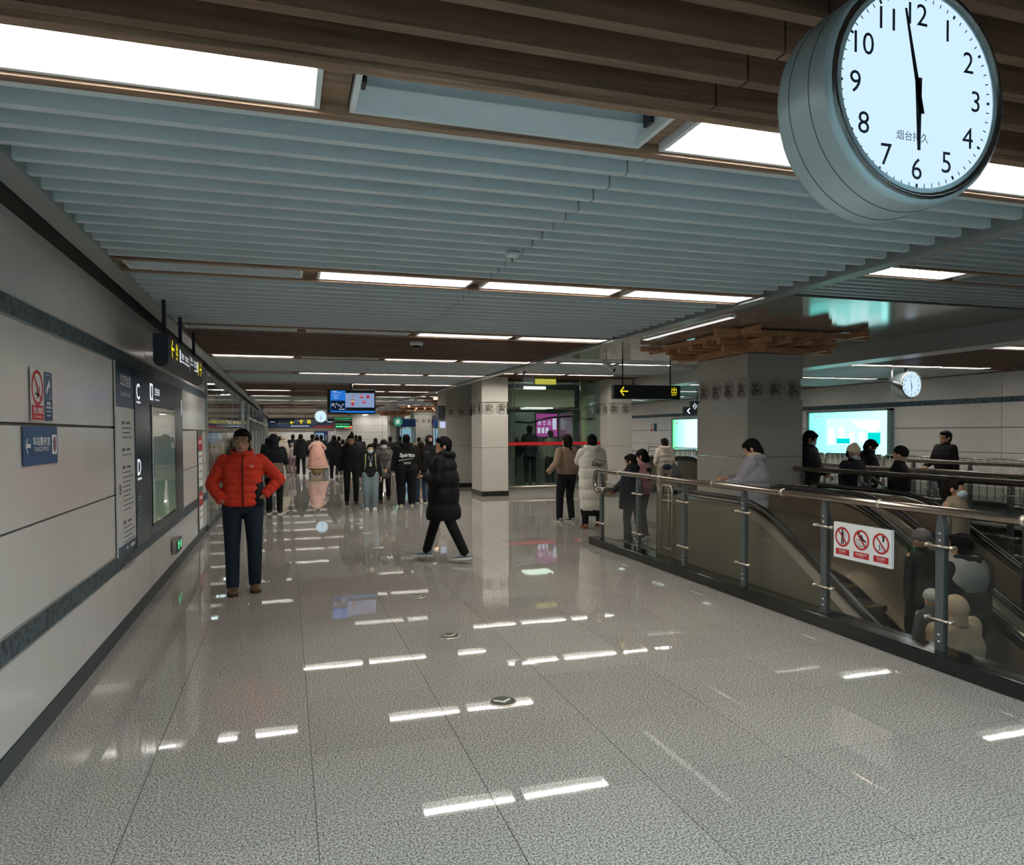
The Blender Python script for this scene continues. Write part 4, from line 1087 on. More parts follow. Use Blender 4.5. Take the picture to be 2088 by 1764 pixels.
clock((1.567, 1.475, 2.575), .29, .20, 'very large round clock hanging close to the camera', 58, 5.97, hang=2.9, detail=2)
clock((11.85, 11.3, 2.60), .27, .26, 'round white clock with camera beside it near the right wall', 58, 5.97, hang=2.97, detail=1)
clock((1.46, 33, 2.44), .27, .2, 'small bright round clock far down the hall under the ceiling', 30, 5.6, hang=2.9, detail=0)

# ---------------------------------------------------------------- small ceiling devices
def devices():
    t = thing('dome_camera', 'white dome security camera on the brown slats', 'security camera', (1.62, 9.3, 2.88))
    MB().lathe([(0, 0), (.085, 0), (.085, -.035), (.07, -.05), (0, -.05)], (1.62, 9.3, 2.88), n=20).build('housing', M_WHITE, t)
    MB().ell((1.62, 9.3, 2.83), (.06, .06, .05), nv=8).build('dome', mat('smoked dome', '#2a2c2e', .1), t)
    for i, (x, y, z, lab) in enumerate(((6.02, 13, 3.19, 'white tube camera on a stalk above the hanging exit sign'), (4.5, 14, 3.19, 'white tube camera angled down in front of the pale lift column'), (11.45, 11.4, 2.95, 'dark camera bracketed just left of the right hand clock'))):
        t = thing('tube_camera', lab, 'security camera', (x, y, z))
        MB().tube([(x, y, z), (x, y, z-.12 if i < 2 else z-.22)], .018, n=8).build('stalk', M_WHITE, t)
        z2 = z-.14 if i < 2 else z-.26
        mt = M_WHITE if i < 2 else M_POST
        MB().tube([(x-.04, y+.05, z2+.03), (x+.10, y-.14, z2-.14)], .048, n=14).build('barrel', mt, t)
        MB().tube([(x+.10, y-.14, z2-.14), (x+.108, y-.15, z2-.148)], .038, n=14).build('lens', M_RUB, t)
    for i, (x, y, lab) in enumerate(((1.43, 4.55, 'small white smoke detector on the silver slats'), (1.4, 13.0, 'tiny sprinkler head on the silver slats beyond the third lamp row'))):
        t = thing('smoke_detector', lab, 'smoke detector', (x, y, 2.88))
        MB().lathe([(0, 0), (.045, 0), (.045, -.02), (.03, -.032), (0, -.032)], (x, y, 2.88), n=16).build('housing', M_WHITE, t)
        MB().tube([(x, y, 2.85), (x, y, 2.82)], .006, n=6).build('indicator', M_POST, t)
devices()

# ---------------------------------------------------------------- floor arrow markers
def markers():
    ts = [(1.83, 3.92), (1.83, 5.02), (1.83, 6.42), (1.83, 7.6), (1.83, 9.0), (1.83, 10.6), (1.83, 12.2)]
    src = None
    names = ('nearest', 'second nearest', 'third nearest', 'fourth nearest', 'fifth nearest', 'sixth nearest', 'farthest')
    for i, (x, y) in enumerate(MARK):
        lab = 'round dark floor marker with pale chevron, %s of the line' % names[i]
        if src is None:
            t = thing('floor_marker', lab, 'floor marker', (x, y, 0), 0, 'round arrow markers set in the floor'); src = t
            MB().lathe([(.0, .002), (.070, .002), (.078, .004), (.084, .003), (.086, .0)], n=32).build('disc', mat('marker disc', '#191b16', .5), t, local=True)
            MB().lathe([(.080, .0042), (.084, .0042), (.087, .001)], n=32).build('rim', M_SHINY, t, local=True)
            m = MB(); flat(m, (0, 0, .0045), X_, Y_, [(-.055, .012), (0, -.035), (.055, .012), (.055, .035), (0, -.005), (-.055, .035)]); m.build('chevron', mat('marker chevron', '#c4d2bd', .5), t, local=True)
        else: dup_tree(src, (x, y, 0), label=lab)
MARK = [(1.285, 4.33), (1.285, 5.88), (1.285, 7.42), (1.285, 8.98), (1.285, 10.81), (1.285, 12.43), (1.285, 13.84)]
markers()

# ---------------------------------------------------------------- lift
def lift():
    t = thing('glass_lift', 'glass lift enclosure with red tape between the two pale columns', 'lift', (7, 20, 0))
    x0, x1, y0, y1 = 5.72, 8.55, 19.05, 21.2
    MB().box(x0, x1+.35, y0-.03, y1, 0, .16).build('sill', mat('lift sill', '#9a9890', .3, var=.05), t)
    MB().tube([(x0, y0-.06, .19), (x1+.3, y0-.06, .19)], .03, n=8).build('foot_rail', M_SHINY, t)
    gl = glassm('lift glass', (.84, .92, .89), ior=1.7)
    for a, b in ((x0, 6.02), (6.04, 8.0), (8.02, 8.95)):
        MB().box(a+.01, b-.01, y0, y0+.012, .2, 2.35).build('glass_pane', gl, t)
        MB().box(a+.01, b-.01, y0, y0+.012, 2.36, 3.18).build('glass_pane', gl, t)
    MB().box(8.94, 8.952, y0, y1, .2, 3.18).build('glass_pane', gl, t)
    fr = MB().box(6.02, 6.04, y0-.01, y0+.03, .16, 3.18).build('mullion', M_STEEL, t)
    for x in (8.0, 8.94): MB().box(x, x+.02, y0-.01, y0+.03, .16, 3.18).build('mullion', M_STEEL, t)
    MB().box(x0, 8.95, y0-.01, y0+.02, 2.345, 2.365).build('transom', M_STEEL, t)
    MB().box(x0, 8.95, y0-.012, y0-.002, 1.34, 1.43).build('red_tape', mat('red tape', '#c01f26', .4), t)
    MB().tube([(8.25, y0+.35, 0.16), (8.25, y0+.35, 3.18)], .11, n=18).build('pipe', mat('cream pipe', '#bdb894', .4), t)
    for z in (1.0, 2.1): MB().tube([(8.25+.13*math.cos(2*PI*k/14), y0+.35+.13*math.sin(2*PI*k/14), z) for k in range(15)], .012, n=6).build('pipe_clip', M_POST, t)
    cab = mat('lift cab', '#8b968c', .25, metal=.4, var=.05)
    MB().box(6.1, 7.9, y0+1.5, y0+1.55, .2, 2.3).build('cab_back', cab, t)
    MB().box(6.05, 6.1, y0+.35, y0+1.5, .2, 2.3).build('cab_side', cab, t); MB().box(7.88, 7.93, y0+.35, y0+1.5, .2, 2.3).build('cab_side', cab, t)
    MB().box(6.05, 7.95, y0+.3, y0+1.6, 2.42, 2.92).build('cab_head', mat('cream cab head', '#d0ccb0', .4), t)
    MB().box(6.05, 7.95, y0+.3, y0+1.6, .14, .2).build('cab_floor', M_BASE, t)
    MB().box(x0+.05, 8.9, y1-.05, y1, .16, 3.18).build('shaft_back', mat('shaft wall', '#4c5854', .5, var=.1), t)
    MB().tube([(6.15, y0+.3, 2.0), (6.6, y0+.3, 1.97), (6.9, y0+.3, 2.06), (7.2, y0+.3, 2.12), (7.9, y0+.3, 2.16)], .03, n=6).build('cable', M_RUB, t)
    MB().box(6.6, 7.4, y0+.6, y0+1.2, 2.38, 2.41).build('cab_fill_lamp', emis('lift fill lamp', (.95, 1, .9), 2.5), t)  # this and the shaft lamp are added to brighten the lift interior
    MB().box(6.9, 7.6, y0+1.75, y0+1.8, 2.95, 3.1).build('shaft_fill_lamp', emis('lift fill lamp', (.95, 1, .9), 2.5), t)
    sc = thing('reflected_advert', 'magenta and white glowing panel in the lift imitating a reflected advert', 'screen', (7.55, y0+1.4, 1.9))  # glowing panel stands in for an advert reflected in the lift glass
    MB().box(7.15, 7.86, y0+1.42, y0+1.48, 1.55, 2.28).build('casing', M_RUB, sc)
    MB().box(7.17, 7.84, y0+1.41, y0+1.42, 1.57, 2.26).build('magenta_area', emis('magenta reflection glow', (.45, .06, .30), .9), sc)
    w = MB()
    for q in range(4): put_text(w, '乘客须知'[q], (7.27+.15*q, y0+1.405, 1.98), X_, Z_, .14, w=.11, bold=.01)
    for q in range(3): quad(w, (7.25+.13*q, y0+1.405, 1.76), X_, Z_, .09, .17)
    quad(w, (7.75, y0+1.405, 1.95), X_, Z_, .12, .34)
    w.build('white_print', emis('white reflection glow', (.8, .8, 1), .9), sc)
    yl = thing('yellow_lamp', 'small yellow green lit sign hanging over the lift front', 'sign', (6.9, 18.9, 3.1))
    MB().box(6.5, 7.15, 18.7, 18.74, 3.0, 3.19).build('casing', M_STEEL, yl)
    MB().box(6.52, 7.13, 18.69, 18.70, 3.02, 3.17).build('face', emis('yellow sign light', (.55, .55, .08), .8), yl)
lift()

# ---------------------------------------------------------------- far end: banner, doors, machines
def far_end():
    y = YF-.03; X, U = X_, Z_
    t = thing('station_banner', 'long dark blue banner with exit marks across the far wall', 'banner', (1.1, y, 2.5))
    MB().box(-1.26, 3.53, y-.1, y, 2.15, 2.93).build('board', mat('banner blue', '#1d3a60', .4), t)
    MB().add([(1.9, y-.102, 2.15), (3.53, y-.102, 2.15), (3.53, y-.102, 2.52), (3.3, y-.102, 2.32), (2.1, y-.102, 2.28)], [(0, 1, 2, 3, 4)]).build('red_stripe', mat('banner red', '#8c1f2c', .4), t)
    MB().box(-1.26, 3.55, y-.05, y, 1.88, 2.13).build('lower_band', mat('banner lower band', '#6d675c', .4), t)
    ye = MB(); w = MB(); yy = y-.104
    arrow(ye, (.42, yy, 2.55), X, U, .3, PI, th=.2); put_text(ye, '出', (.83, yy, 2.55), X, U, .3, bold=.03); ye.build('yellow_lettering', M_TXY, t)
    put_text(w, 'B', (1.15, yy, 2.55), X, U, .3, w=.22, bold=.03); put_text(w, '口', (2.6, yy, 2.7), X, U, .3); put_text(w, 'M', (2.95, yy, 2.72), X, U, .18)
    for q in range(8): quad(w, (.4+.17*q, yy, 2.28), X, U, .12, .05)
    for q in range(4): quad(w, (1.5+.12*q, yy, 2.42), X, U, .07, .05); quad(w, (3.1+.1*q, yy, 2.6), X, U, .06, .07)
    for q in range(3): quad(w, (-1.12+.12*q, yy, 2.6), X, U, .07, .05)
    w.build('lettering', M_TXW, t)
    lg = MB()
    for k, (cx, sg) in enumerate(((-.42, 1), (-.1, 1), (.1, -1))):
        pts = [(cx+.13*math.cos(a), yy, 2.58+.13*math.sin(a)) for a in [2*PI*j/16 for j in range(17)]]; lg.tube(pts, .03, n=5)
    lg.tube([(-.55, yy, 2.6), (-.55, yy, 2.3)], .03, n=5); lg.tube([(.23, yy, 2.6), (.23, yy, 2.85)], .03, n=5)
    lg.build('logo', mat('banner logo', '#8b8f94', .4), t)
    # LED boards
    t = thing('led_board', 'green and red lit message board above the far doors', 'sign', (4.24, y-.3, 2.3))
    MB().box(3.62, 4.92, y-.35, y-.2, 2.08, 2.66).build('casing', mat('led casing', '#0e2b18', .4), t)
    for q in (3.8, 4.7): MB().box(q, q+.03, y-.3, y-.27, 2.66, 2.95).build('hanger', M_RUB, t)
    rnd = random.Random(2); g = MB()
    for r_ in range(2):
        for q in range(9): put_text(g, '请勿倚靠注意安全行'[q], (3.72+.12*q, y-.353, 2.42 if r_ == 0 else 2.23), X, U, .11 if r_ else .06, bold=.02)
    g.build('green_lettering', emis('led green', (.1, 1, .4), 2.2), t)
    r = MB(); quad(r, (4.82, y-.354, 2.2), X, U, .12, .16); quad(r, (4.55, y-.354, 2.12), X, U, .5, .02); r.build('red_light', emis('led red', (1, .12, .05), 2.5), t)
    MB().box(4.23, 4.26, y-.3, y-.27, 2.66, 3.2).build('hanger', M_RUB, t)
    t = thing('led_board', 'upper dim green message board just below the television', 'sign', (4.1, y-4, 2.8))
    MB().box(3.35, 4.6, y-4.1, y-4, 2.66, 2.87).build('casing', mat('led casing', '#0e2b18', .4), t)
    MB().box(3.9, 3.93, y-4.07, y-4.04, 2.87, 2.9).build('hanger', M_RUB, t)
    g = MB()
    for q in range(8): quad(g, (3.45+.15*q, y-4.102, 2.80), X, U, .10, .06); quad(g, (3.45+.13*q, y-4.102, 2.70), X, U, .06, .03)
    g.build('green_lettering', emis('led green dim', (.1, .9, .3), .8), t)
    # double door
    d = MB().box(3.6, 4.88, y-.02, y+.02, 0, 2.06).build('door_1', mat('door frame', '#c4c2bc', .4), kind='structure')
    for a, b in ((3.68, 4.23), (4.24, 4.80)):
        MB().box(a, b, y-.05, y-.02, .02, 2.0).build('door_leaf', mat('door leaf', '#a9a8a3', .4), d)
    MB().box(4.19, 4.21, y-.08, y-.05, .9, 1.2).build('handle', M_STEEL, d)
    t = thing('door_notice', 'small red printed notice on the far double door', 'notice', (4.0, y-.06, 1.4))
    MB().box(3.75, 4.05, y-.056, y-.052, 1.2, 1.55).build('paper', M_PW, t)
    r = MB(); 
    for q in range(3): quad(r, (3.9, y-.058, 1.30+.09*q), X, U, .22, .04)
    r.build('red_print', M_PR, t)
    # ticket machine
    t = thing('ticket_machine', 'tall dark blue ticket machine with lit screen by the far wall', 'ticket machine', (2.55, y-.6, 0))
    MB().box(2.05, 3.05, y-.8, y-.1, 0, 1.88, bev=.02).build('cabinet', mat('machine blue', '#10204a', .35), t)
    MB().box(2.12, 2.75, y-.805, y-.8, 1.05, 1.75).build('screen', emis('machine screen', (.25, .42, .6), .7), t)
    for zz in (.3, .62): MB().box(2.15, 2.95, y-.806, y-.8, zz, zz+.22).build('slot_panel', M_STEEL, t)
    MB().box(2.82, 2.98, y-.81, y-.8, 1.15, 1.6).build('keypad', M_PG, t)
    t = thing('notice_board', 'small white notices on the wall between the ticket machine and the doors', 'notice', (3.3, y, 1.6))
    for zz in (1.32, 1.55, 1.75): MB().box(3.15, 3.5, y-.01, y, zz, zz+.15).build('paper', M_PW, t)
    w = MB()
    for zz in (1.37, 1.60, 1.80):
        for q in range(4): quad(w, (3.22+.07*q, y-.012, zz), X, U, .05, .04)
    w.build('small_print', M_PG, t)
    t = thing('wall_slogan', 'short row of small red and grey characters on the far wall left', 'lettering', (-.9, y, 1.7))
    g = MB()
    for q in range(5): put_text(g, '乘车请排队'[q], (-1.1+.17*q, y-.012, 1.68), X, U, .12)
    g.build('lettering', mat('slogan print', '#7a5a50', .5), t)
    # service kiosk with blue top, around the far columns
    for i, (x0, x1, yy, lab) in enumerate(((5.85, 6.65, 38.6, 'glass kiosk with blue fascia left of the far column'), (7.75, 8.8, 38.9, 'glass kiosk with blue fascia right of the far column'))):
        t = thing('kiosk', lab, 'kiosk', ((x0+x1)/2, yy, 0))
        MB().box(x0, x1, yy, yy+1.5, 2.04, 2.46).build('fascia', mat('kiosk blue', '#123a78', .4), t)
        MB().box(x0, x1, yy, yy+1.5, 0, .9).build('counter', M_WHITE, t)
        MB().box(x0+.03, x1-.03, yy+.01, yy+.02, .9, 2.04).build('glass_pane', glassm('kiosk glass', (.8, .92, .95)), t)
        for x in (x0, x1-.04): MB().box(x, x+.04, yy, yy+.04, .9, 2.04).build('post', M_STEEL, t)
        MB().box(x0+.1, x1-.1, yy+.9, yy+.92, 1.0, 1.95).build('screen', emis('kiosk screen', (.42, .62, .72), .7), t)
        w = MB(); quad(w, ((x0+x1)/2, yy+.89, 1.45), X_, Z_, (x1-x0)*.45, .35); w.build('picture', emis('kiosk picture', (.1, .3, .6), .6), t)
    t = thing('exit_lamp', 'round green lit pedestrian sign left of the far blue fascia', 'exit sign', (5.5, 38.3, 2.2))
    MB().lathe([(0, 0), (.24, 0), (.24, .08), (0, .08)], (5.65, 38.3, 2.3), n=24, axis='Y').build('disc', emis('green sign', (.08, .42, .28), .5), t)
    MB().box(5.55, 5.75, 38.31, 38.36, .0, 2.1).build('pole', M_POST, t)
    w = MB(); flat(w, (5.65, 38.29, 2.3), X, U, [(-.12, -.05), (-.1, .08), (.02, .14), (.12, .08), (.06, 0), (.12, -.12), (0, -.08), (-.06, -.16)]); w.build('pictogram', emis('pale pictogram', (.6, .9, .8), .7), t)
    # brackets shelf ad box near the dark column
    t = thing('wall_box', 'grey speaker box with small lit white screen on the dark column', 'equipment box', (4.68, 21.9, 2.0))
    MB().box(4.52, 4.70, 22.1, 22.6, 2.1, 2.55).build('box', M_POST, t); MB().box(4.55, 4.71, 22.0, 22.05, 1.85, 2.05).build('screen', emis('tiny screen', (.6, .65, .9), .9), t)
    # small reading lamps washing the end walls
    for i, (x, e) in enumerate(((5.9, 55), (7.4, 55), (8.9, 55))):
        t = thing('wall_washer', 'recessed wall washer lamp over the far right wall, %s' % ('left', 'middle', 'right')[i], 'ceiling light', (x, 57.2, 3.15))
        MB().box(x-.2, x+.2, 57.05, 57.35, 3.14, 3.19).build('housing', M_WHITE, t)
        MB().box(x-.18, x+.18, 57.07, 57.33, 3.13, 3.14).build('diffuser', emis('washer', (1, .93, .82), 60), t)
far_end()

# ---------------------------------------------------------------- right wall: light boxes, notices, barriers, gates
def right_side():
    X, U = Vector((0, -1, 0)), Z_
    x = XE-.005
    adm = ad_mat()
    for i, (ya, yb, z0, z1, lab) in enumerate(((14.65, 17.75, 1.0, 2.27, 'large cyan lit advert box on the right wall, the nearer one'), (20.5, 25.6, .95, 2.22, 'large green and cyan lit advert box on the right wall beyond the column'))):
        t = thing('light_box', lab, 'light box', (x, (ya+yb)/2, z0))
        for a, b, c, d in ((ya, yb, z1-.05, z1), (ya, yb, z0, z0+.05), (ya, ya+.1, z0, z1), (yb-.1, yb, z0, z1)):
            MB().box(x-.12, x, a, b, c, d).build('frame', mat('light box frame', '#7d9a98', .3, metal=.5), t)
        m = MB(); m.box(x-.09, x-.06, ya+.1, yb-.1, z0+.05, z1-.05); m.build('lit_face', adm[i], t)
        if i == 0:
            w = MB(); xx = x-.092; yc = (ya+yb)/2
            w.add([(xx, yc+.7, 2.05), (xx, yc-1.2, 2.05), (xx, yc-1.25, 1.98), (xx, yc-1.25, 1.3), (xx, yc+.75, 1.3), (xx, yc+.75, 2.0)], [(0, 1, 2, 3, 4, 5)]); w.build('picture_panel', emis('advert pale', (.5, .95, .93), 1.5), t)
            w = MB()
            for q in range(5): quad(w, (xx-.001, yc+.55-.38*q, 1.55+.06*math.sin(q*2)), X, U, .2, .35+.1*math.cos(q))
            w.add([(xx-.001, yc-.2, 1.98), (xx-.001, yc-1.2, 1.98), (xx-.001, yc-1.2, 1.78), (xx-.001, yc-.9, 1.7), (xx-.001, yc-.4, 1.8)], [(0, 1, 2, 3, 4)])
            w.build('white_shapes', emis('advert white', (.8, 1, 1), 1.5), t)
            w = MB(); quad(w, (xx-.002, yc-1.0, 1.5), X, U, .42, .3); quad(w, (xx-.002, yc+.1, 1.42), X, U, .5, .14); w.build('teal_shapes', emis('advert teal', (.0, .65, .62), 1.2), t)
            w = MB()
            for q in range(3): quad(w, (xx-.001, yb-.35-.09*q, 2.13), X, U, .06, .03)
            w.build('small_print', emis('advert red', (.7, .2, .2), .9), t)
        else:
            w = MB(); xx = x-.092
            quad(w, (xx, 21.6, 1.78), X, U, 1.4, .14); quad(w, (xx, 21.6, 1.6), X, U, 1.4, .14); w.build('white_shapes', emis('advert white', (.8, 1, 1), 1.5), t)
            w = MB(); quad(w, (xx, 25.2, 2.03), X, U, .14, .05); w.build('small_print', emis('advert red', (.7, .2, .2), .9), t)
    t = thing('notice_sign', 'pair of small red and blue notices on the right wall beside the green advert', 'sign', (x, 27.3, 1.8))
    r = MB(); ban(r, (XE-.004, 27.42, 1.93), X, U, .10); quad(r, (XE-.004, 27.42, 1.77), X, U, .2, .09); r.build('red_print', M_PR, t)
    MB().box(XE-.006, XE-.001, 27.0, 27.24, 1.72, 2.05).build('blue_plate', M_PB, t)
    # crowd barriers along the right wall
    def barrier(x, y, rz, label, L=1.95, src=None):
        if src is not None: return dup_tree(src, (x, y, 0), rz, label)
        t = thing('crowd_barrier', label, 'crowd barrier', (0, 0, 0), 0, 'steel crowd barriers along the right wall')
        m = MB(); m.tube([(0, 0, .25), (0, 0, 1.05), (0, .05, 1.10), (0, L-.05, 1.10), (0, L, 1.05), (0, L, .25), (0, L-.03, .22), (0, .03, .22), (0, 0, .25)], .019, n=8)
        m.build('frame', M_STEEL, t)
        for k in range(1, 11): MB().tube([(0, L*k/11, .22), (0, L*k/11, 1.10)], .009, n=6).build('upright', M_STEEL, t)
        for q in (.2, L-.2): MB().tube([(-.25, q, .012), (0, q, .2), (.25, q, .012)], .016, n=6).build('foot', M_STEEL, t)
        t.location = (x, y, 0); t.rotation_euler = (0, 0, rz)
        return t
    b0 = None; nm = ('nearest', 'second', 'third', 'fourth', 'fifth', 'sixth', 'seventh', 'eighth', 'ninth', 'tenth')
    for k in range(9):
        lab = 'steel crowd barrier along the right wall, %s from the camera' % nm[k]
        b = barrier(13.9, 8.1+2.0*k, 0, lab, src=b0)
        if b0 is None: b0 = b
    for k in range(2):
        dup_tree(b0, (13.0-2.0*k, 21.0, 0), PI/2, 'steel crowd barrier set across the hall behind the ticket gates, %s' % ('right', 'middle', 'left')[k], 'steel crowd barriers behind the gates')
    # ticket gates
    def gate(x, y, label, src=None):
        if src is not None: return dup_tree(src, (x, y, 0), 0, label)
        t = thing('ticket_gate', label, 'ticket gate', (0, 0, 0), 0, 'curved ticket gates behind the big column')
        top = [(-.1, .50), (.0, .62), (.15, .78), (.35, .90), (.6, .98), (.95, 1.0), (1.5, .99), (1.75, .93)]
        m = MB(); m.poly([(0, a, 0.0) for a in ()] + [(0, -.02, .1), (0, 1.7, .1)][:0] + [(0, 0.02, .02), (0, 1.68, .02)] + [(0, a, b-.10) for a, b in reversed(top[1:-1])] , (.26, 0, 0)); m.build('body', M_STEEL, t)
        m = MB(); m.poly([(-.015, a, b-.13) for a, b in top] + [(-.015, a, b) for a, b in reversed(top)], (.29, 0, 0)); m.build('top_cover', M_RUB, t)
        MB().box(.02, .24, .22, .45, .845, .86).build('card_reader', mat('gate reader', '#9aa3a8', .3), t)
        MB().box(.26, .55, .8, .86, .25, .85).build('flap', mat('gate flap', '#8b2f2f', .4), t)
        t.location = (x, y, 0); return t
    g0 = gate(9.95, 17.4, 'curved grey ticket gate nearest the pale column')
    gate(10.95, 17.2, 'curved grey ticket gate in the middle of the row', g0)
    gate(11.95, 17.0, 'curved grey ticket gate half hidden by the big column', g0)
    s0 = None
    for i, (x, y) in enumerate(((9.35, 14.9), (9.95, 14.7))):
        lab = 'slim white post with a red ball knob before the ticket gates, %s' % ('left', 'right')[i]
        if s0 is None:
            t = thing('bollard', lab, 'post', (0, 0, 0), 0, 'posts with red knobs'); s0 = t
            MB().tube([(0, 0, 0), (0, 0, .62)], .028, n=10).build('pole', M_WHITE, t); MB().ell((0, 0, .66), .045, 12, 8).build('knob', M_PR, t)
            MB().lathe([(0, .02), (.12, .02), (.12, 0)], n=20).build('base', M_STEEL, t); t.location = (x, y, 0)
        else: dup_tree(s0, (x, y, 0), 0, lab)
    t = thing('exit_lamp', 'small green exit lamp low on the right wall behind the barriers', 'exit sign', (XE-.02, 12.6, .55))
    MB().box(XE-.04, XE-.006, 12.35, 12.75, .62, .78).build('housing', M_STEEL, t)
    w = MB(); flat(w, (XE-.042, 12.55, .70), X, U, [(-.12, -.05), (-.06, .05), (0, 0), (.06, .05), (.14, .03), (.1, -.05), (0, -.03)]); w.build('pictogram', emis('exit green', (.1, 1.0, .35), 1.6), t)
def ad_mat():
    out_ = []
    for nm, c1, c2, ax, a, b in (('advert cyan', (.42, 1.0, .96), (.16, .95, .85), 1, 14.6, 17.8), ('advert green cyan', (.45, .98, 1.0), (.12, .85, .25), 1, 24.4, 25.5)):
        m, nt, out = _new(nm); N = nt.nodes; L = nt.links
        geo = N.new('ShaderNodeNewGeometry'); sp = N.new('ShaderNodeSeparateXYZ'); L.new(geo.outputs['Position'], sp.inputs[0])
        mr = N.new('ShaderNodeMapRange'); mr.inputs[1].default_value = a; mr.inputs[2].default_value = b; L.new(sp.outputs[ax], mr.inputs[0])
        cr = N.new('ShaderNodeValToRGB'); cr.color_ramp.elements[0].color = c1+(1,); cr.color_ramp.elements[1].color = c2+(1,)
        L.new(mr.outputs[0], cr.inputs[0])
        e = N.new('ShaderNodeEmission'); e.inputs[1].default_value = 2.0; L.new(cr.outputs[0], e.inputs[0]); L.new(e.outputs[0], out.inputs[0]); out_.append(m)
    return out_
right_side()
# ---------------------------------------------------------------- people
# local frame of a person: facing -y, x to the person's left hand side as seen by a viewer in front = picture right
SKIN = mat('skin', '#b98a6e', 0.55, var=0.04, spec=0.3)
SKIN2 = mat('pale skin', '#caa088', 0.55, var=0.04, spec=0.3)
HAIR = mat('black hair', '#070606', 0.7, spec=.15, var=0.2, scale=60, bump=.4, bscale=90)
HAIRB = mat('dark brown hair', '#17100d', 0.7, spec=.15, var=0.2, scale=60, bump=.4, bscale=90)
EYEW = mat('eye white', '#d9d5cf', 0.3); EYEB = mat('iris', '#150e0a', 0.2); LIP = mat('lips', '#8d5348', 0.5)
MASKM = mat('surgical mask', '#b9cdd6', 0.7, var=.02)
FAB = {}
def fabric(c, rough=.75, bump=.25):
    k = (c, rough)
    if k not in FAB: FAB[k] = mat('fabric '+c, c, rough, var=.10, scale=9, bump=bump, bscale=35, spec=.25)
    return FAB[k]
def ik(a, b, l1, l2, pole):
    a, b = Vector(a), Vector(b); d = b-a; L = min(d.length, (l1+l2)*.999)
    dn = d.normalized(); b = a+dn*L
    x = (l1*l1-l2*l2+L*L)/(2*L); h = math.sqrt(max(l1*l1-x*x, 1e-6))
    p = Vector(pole); p = (p-dn*p.dot(dn)); p = p.normalized() if p.length > 1e-5 else Vector((1, 0, 0))
    return a+dn*x+p*h, b
def limb(mb, pts, rs, n=12):
    """smooth tube through joints, extra rings between"""
    P = [Vector(p) for p in pts]; out = []; R = []
    for i in range(len(P)-1):
        m = 4
        for j in range(m):
            t = j/m; out.append(P[i].lerp(P[i+1], t)); R.append(rs[i]+(rs[i+1]-rs[i])*t)
    out.append(P[-1]); R.append(rs[-1])
    mb.tube(out, R, n=n); 
    for p, r in zip(P, rs): mb.ell(p, r*.98, 10, 8)
def hand_geo(wrist, fore, palmn, s, curl=.6, thumb=1, side=1):
    """palm with five bent fingers; fore = direction of the forearm, palmn = palm normal"""
    m = MB(); F = Vector(fore).normalized(); Nn = Vector(palmn); Nn = (Nn-F*Nn.dot(F)).normalized(); S = F.cross(Nn)*side
    w = Vector(wrist)
    m.tube([w-F*.05*s, w, w+F*.03*s], [.026*s, .026*s, .03*s], n=10)
    R = Matrix((S, F, Nn)).transposed()
    m.ell(w+F*.05*s, (.042*s, .052*s, .018*s), 14, 8, rot=R)
    for i, (o, L) in enumerate(((-.031, .068), (-.011, .078), (.010, .074), (.030, .058))):
        p = w+F*.088*s+S*(o*s); d = F.copy(); pts = [p-F*.02*s, p]; 
        for j in range(3):
            a = curl*(.5+.35*j); d = (d*math.cos(a)+Nn*math.sin(a)).normalized() if j else (F*math.cos(curl*.5)+Nn*math.sin(curl*.5)).normalized()
            p = p+d*(L*s*(.42, .32, .26)[j]); pts.append(p.copy())
        m.tube(pts, [.0095*s, .0095*s, .009*s, .008*s, .0065*s], n=8); m.ell(pts[-1], .0066*s, 8, 6)
    p = w+F*.03*s-S*.036*s; d = (F*.75-S*.55+Nn*.35).normalized()
    q = p+d*.035*s; e = q+(F*.9-S*.1+Nn*.45).normalized()*.03*s
    m.tube([w+F*.02*s-S*.015*s, p, q, e], [.014*s, .013*s, .011*s, .008*s], n=8); m.ell(e, .008*s, 8, 6)
    return m
NP = 0
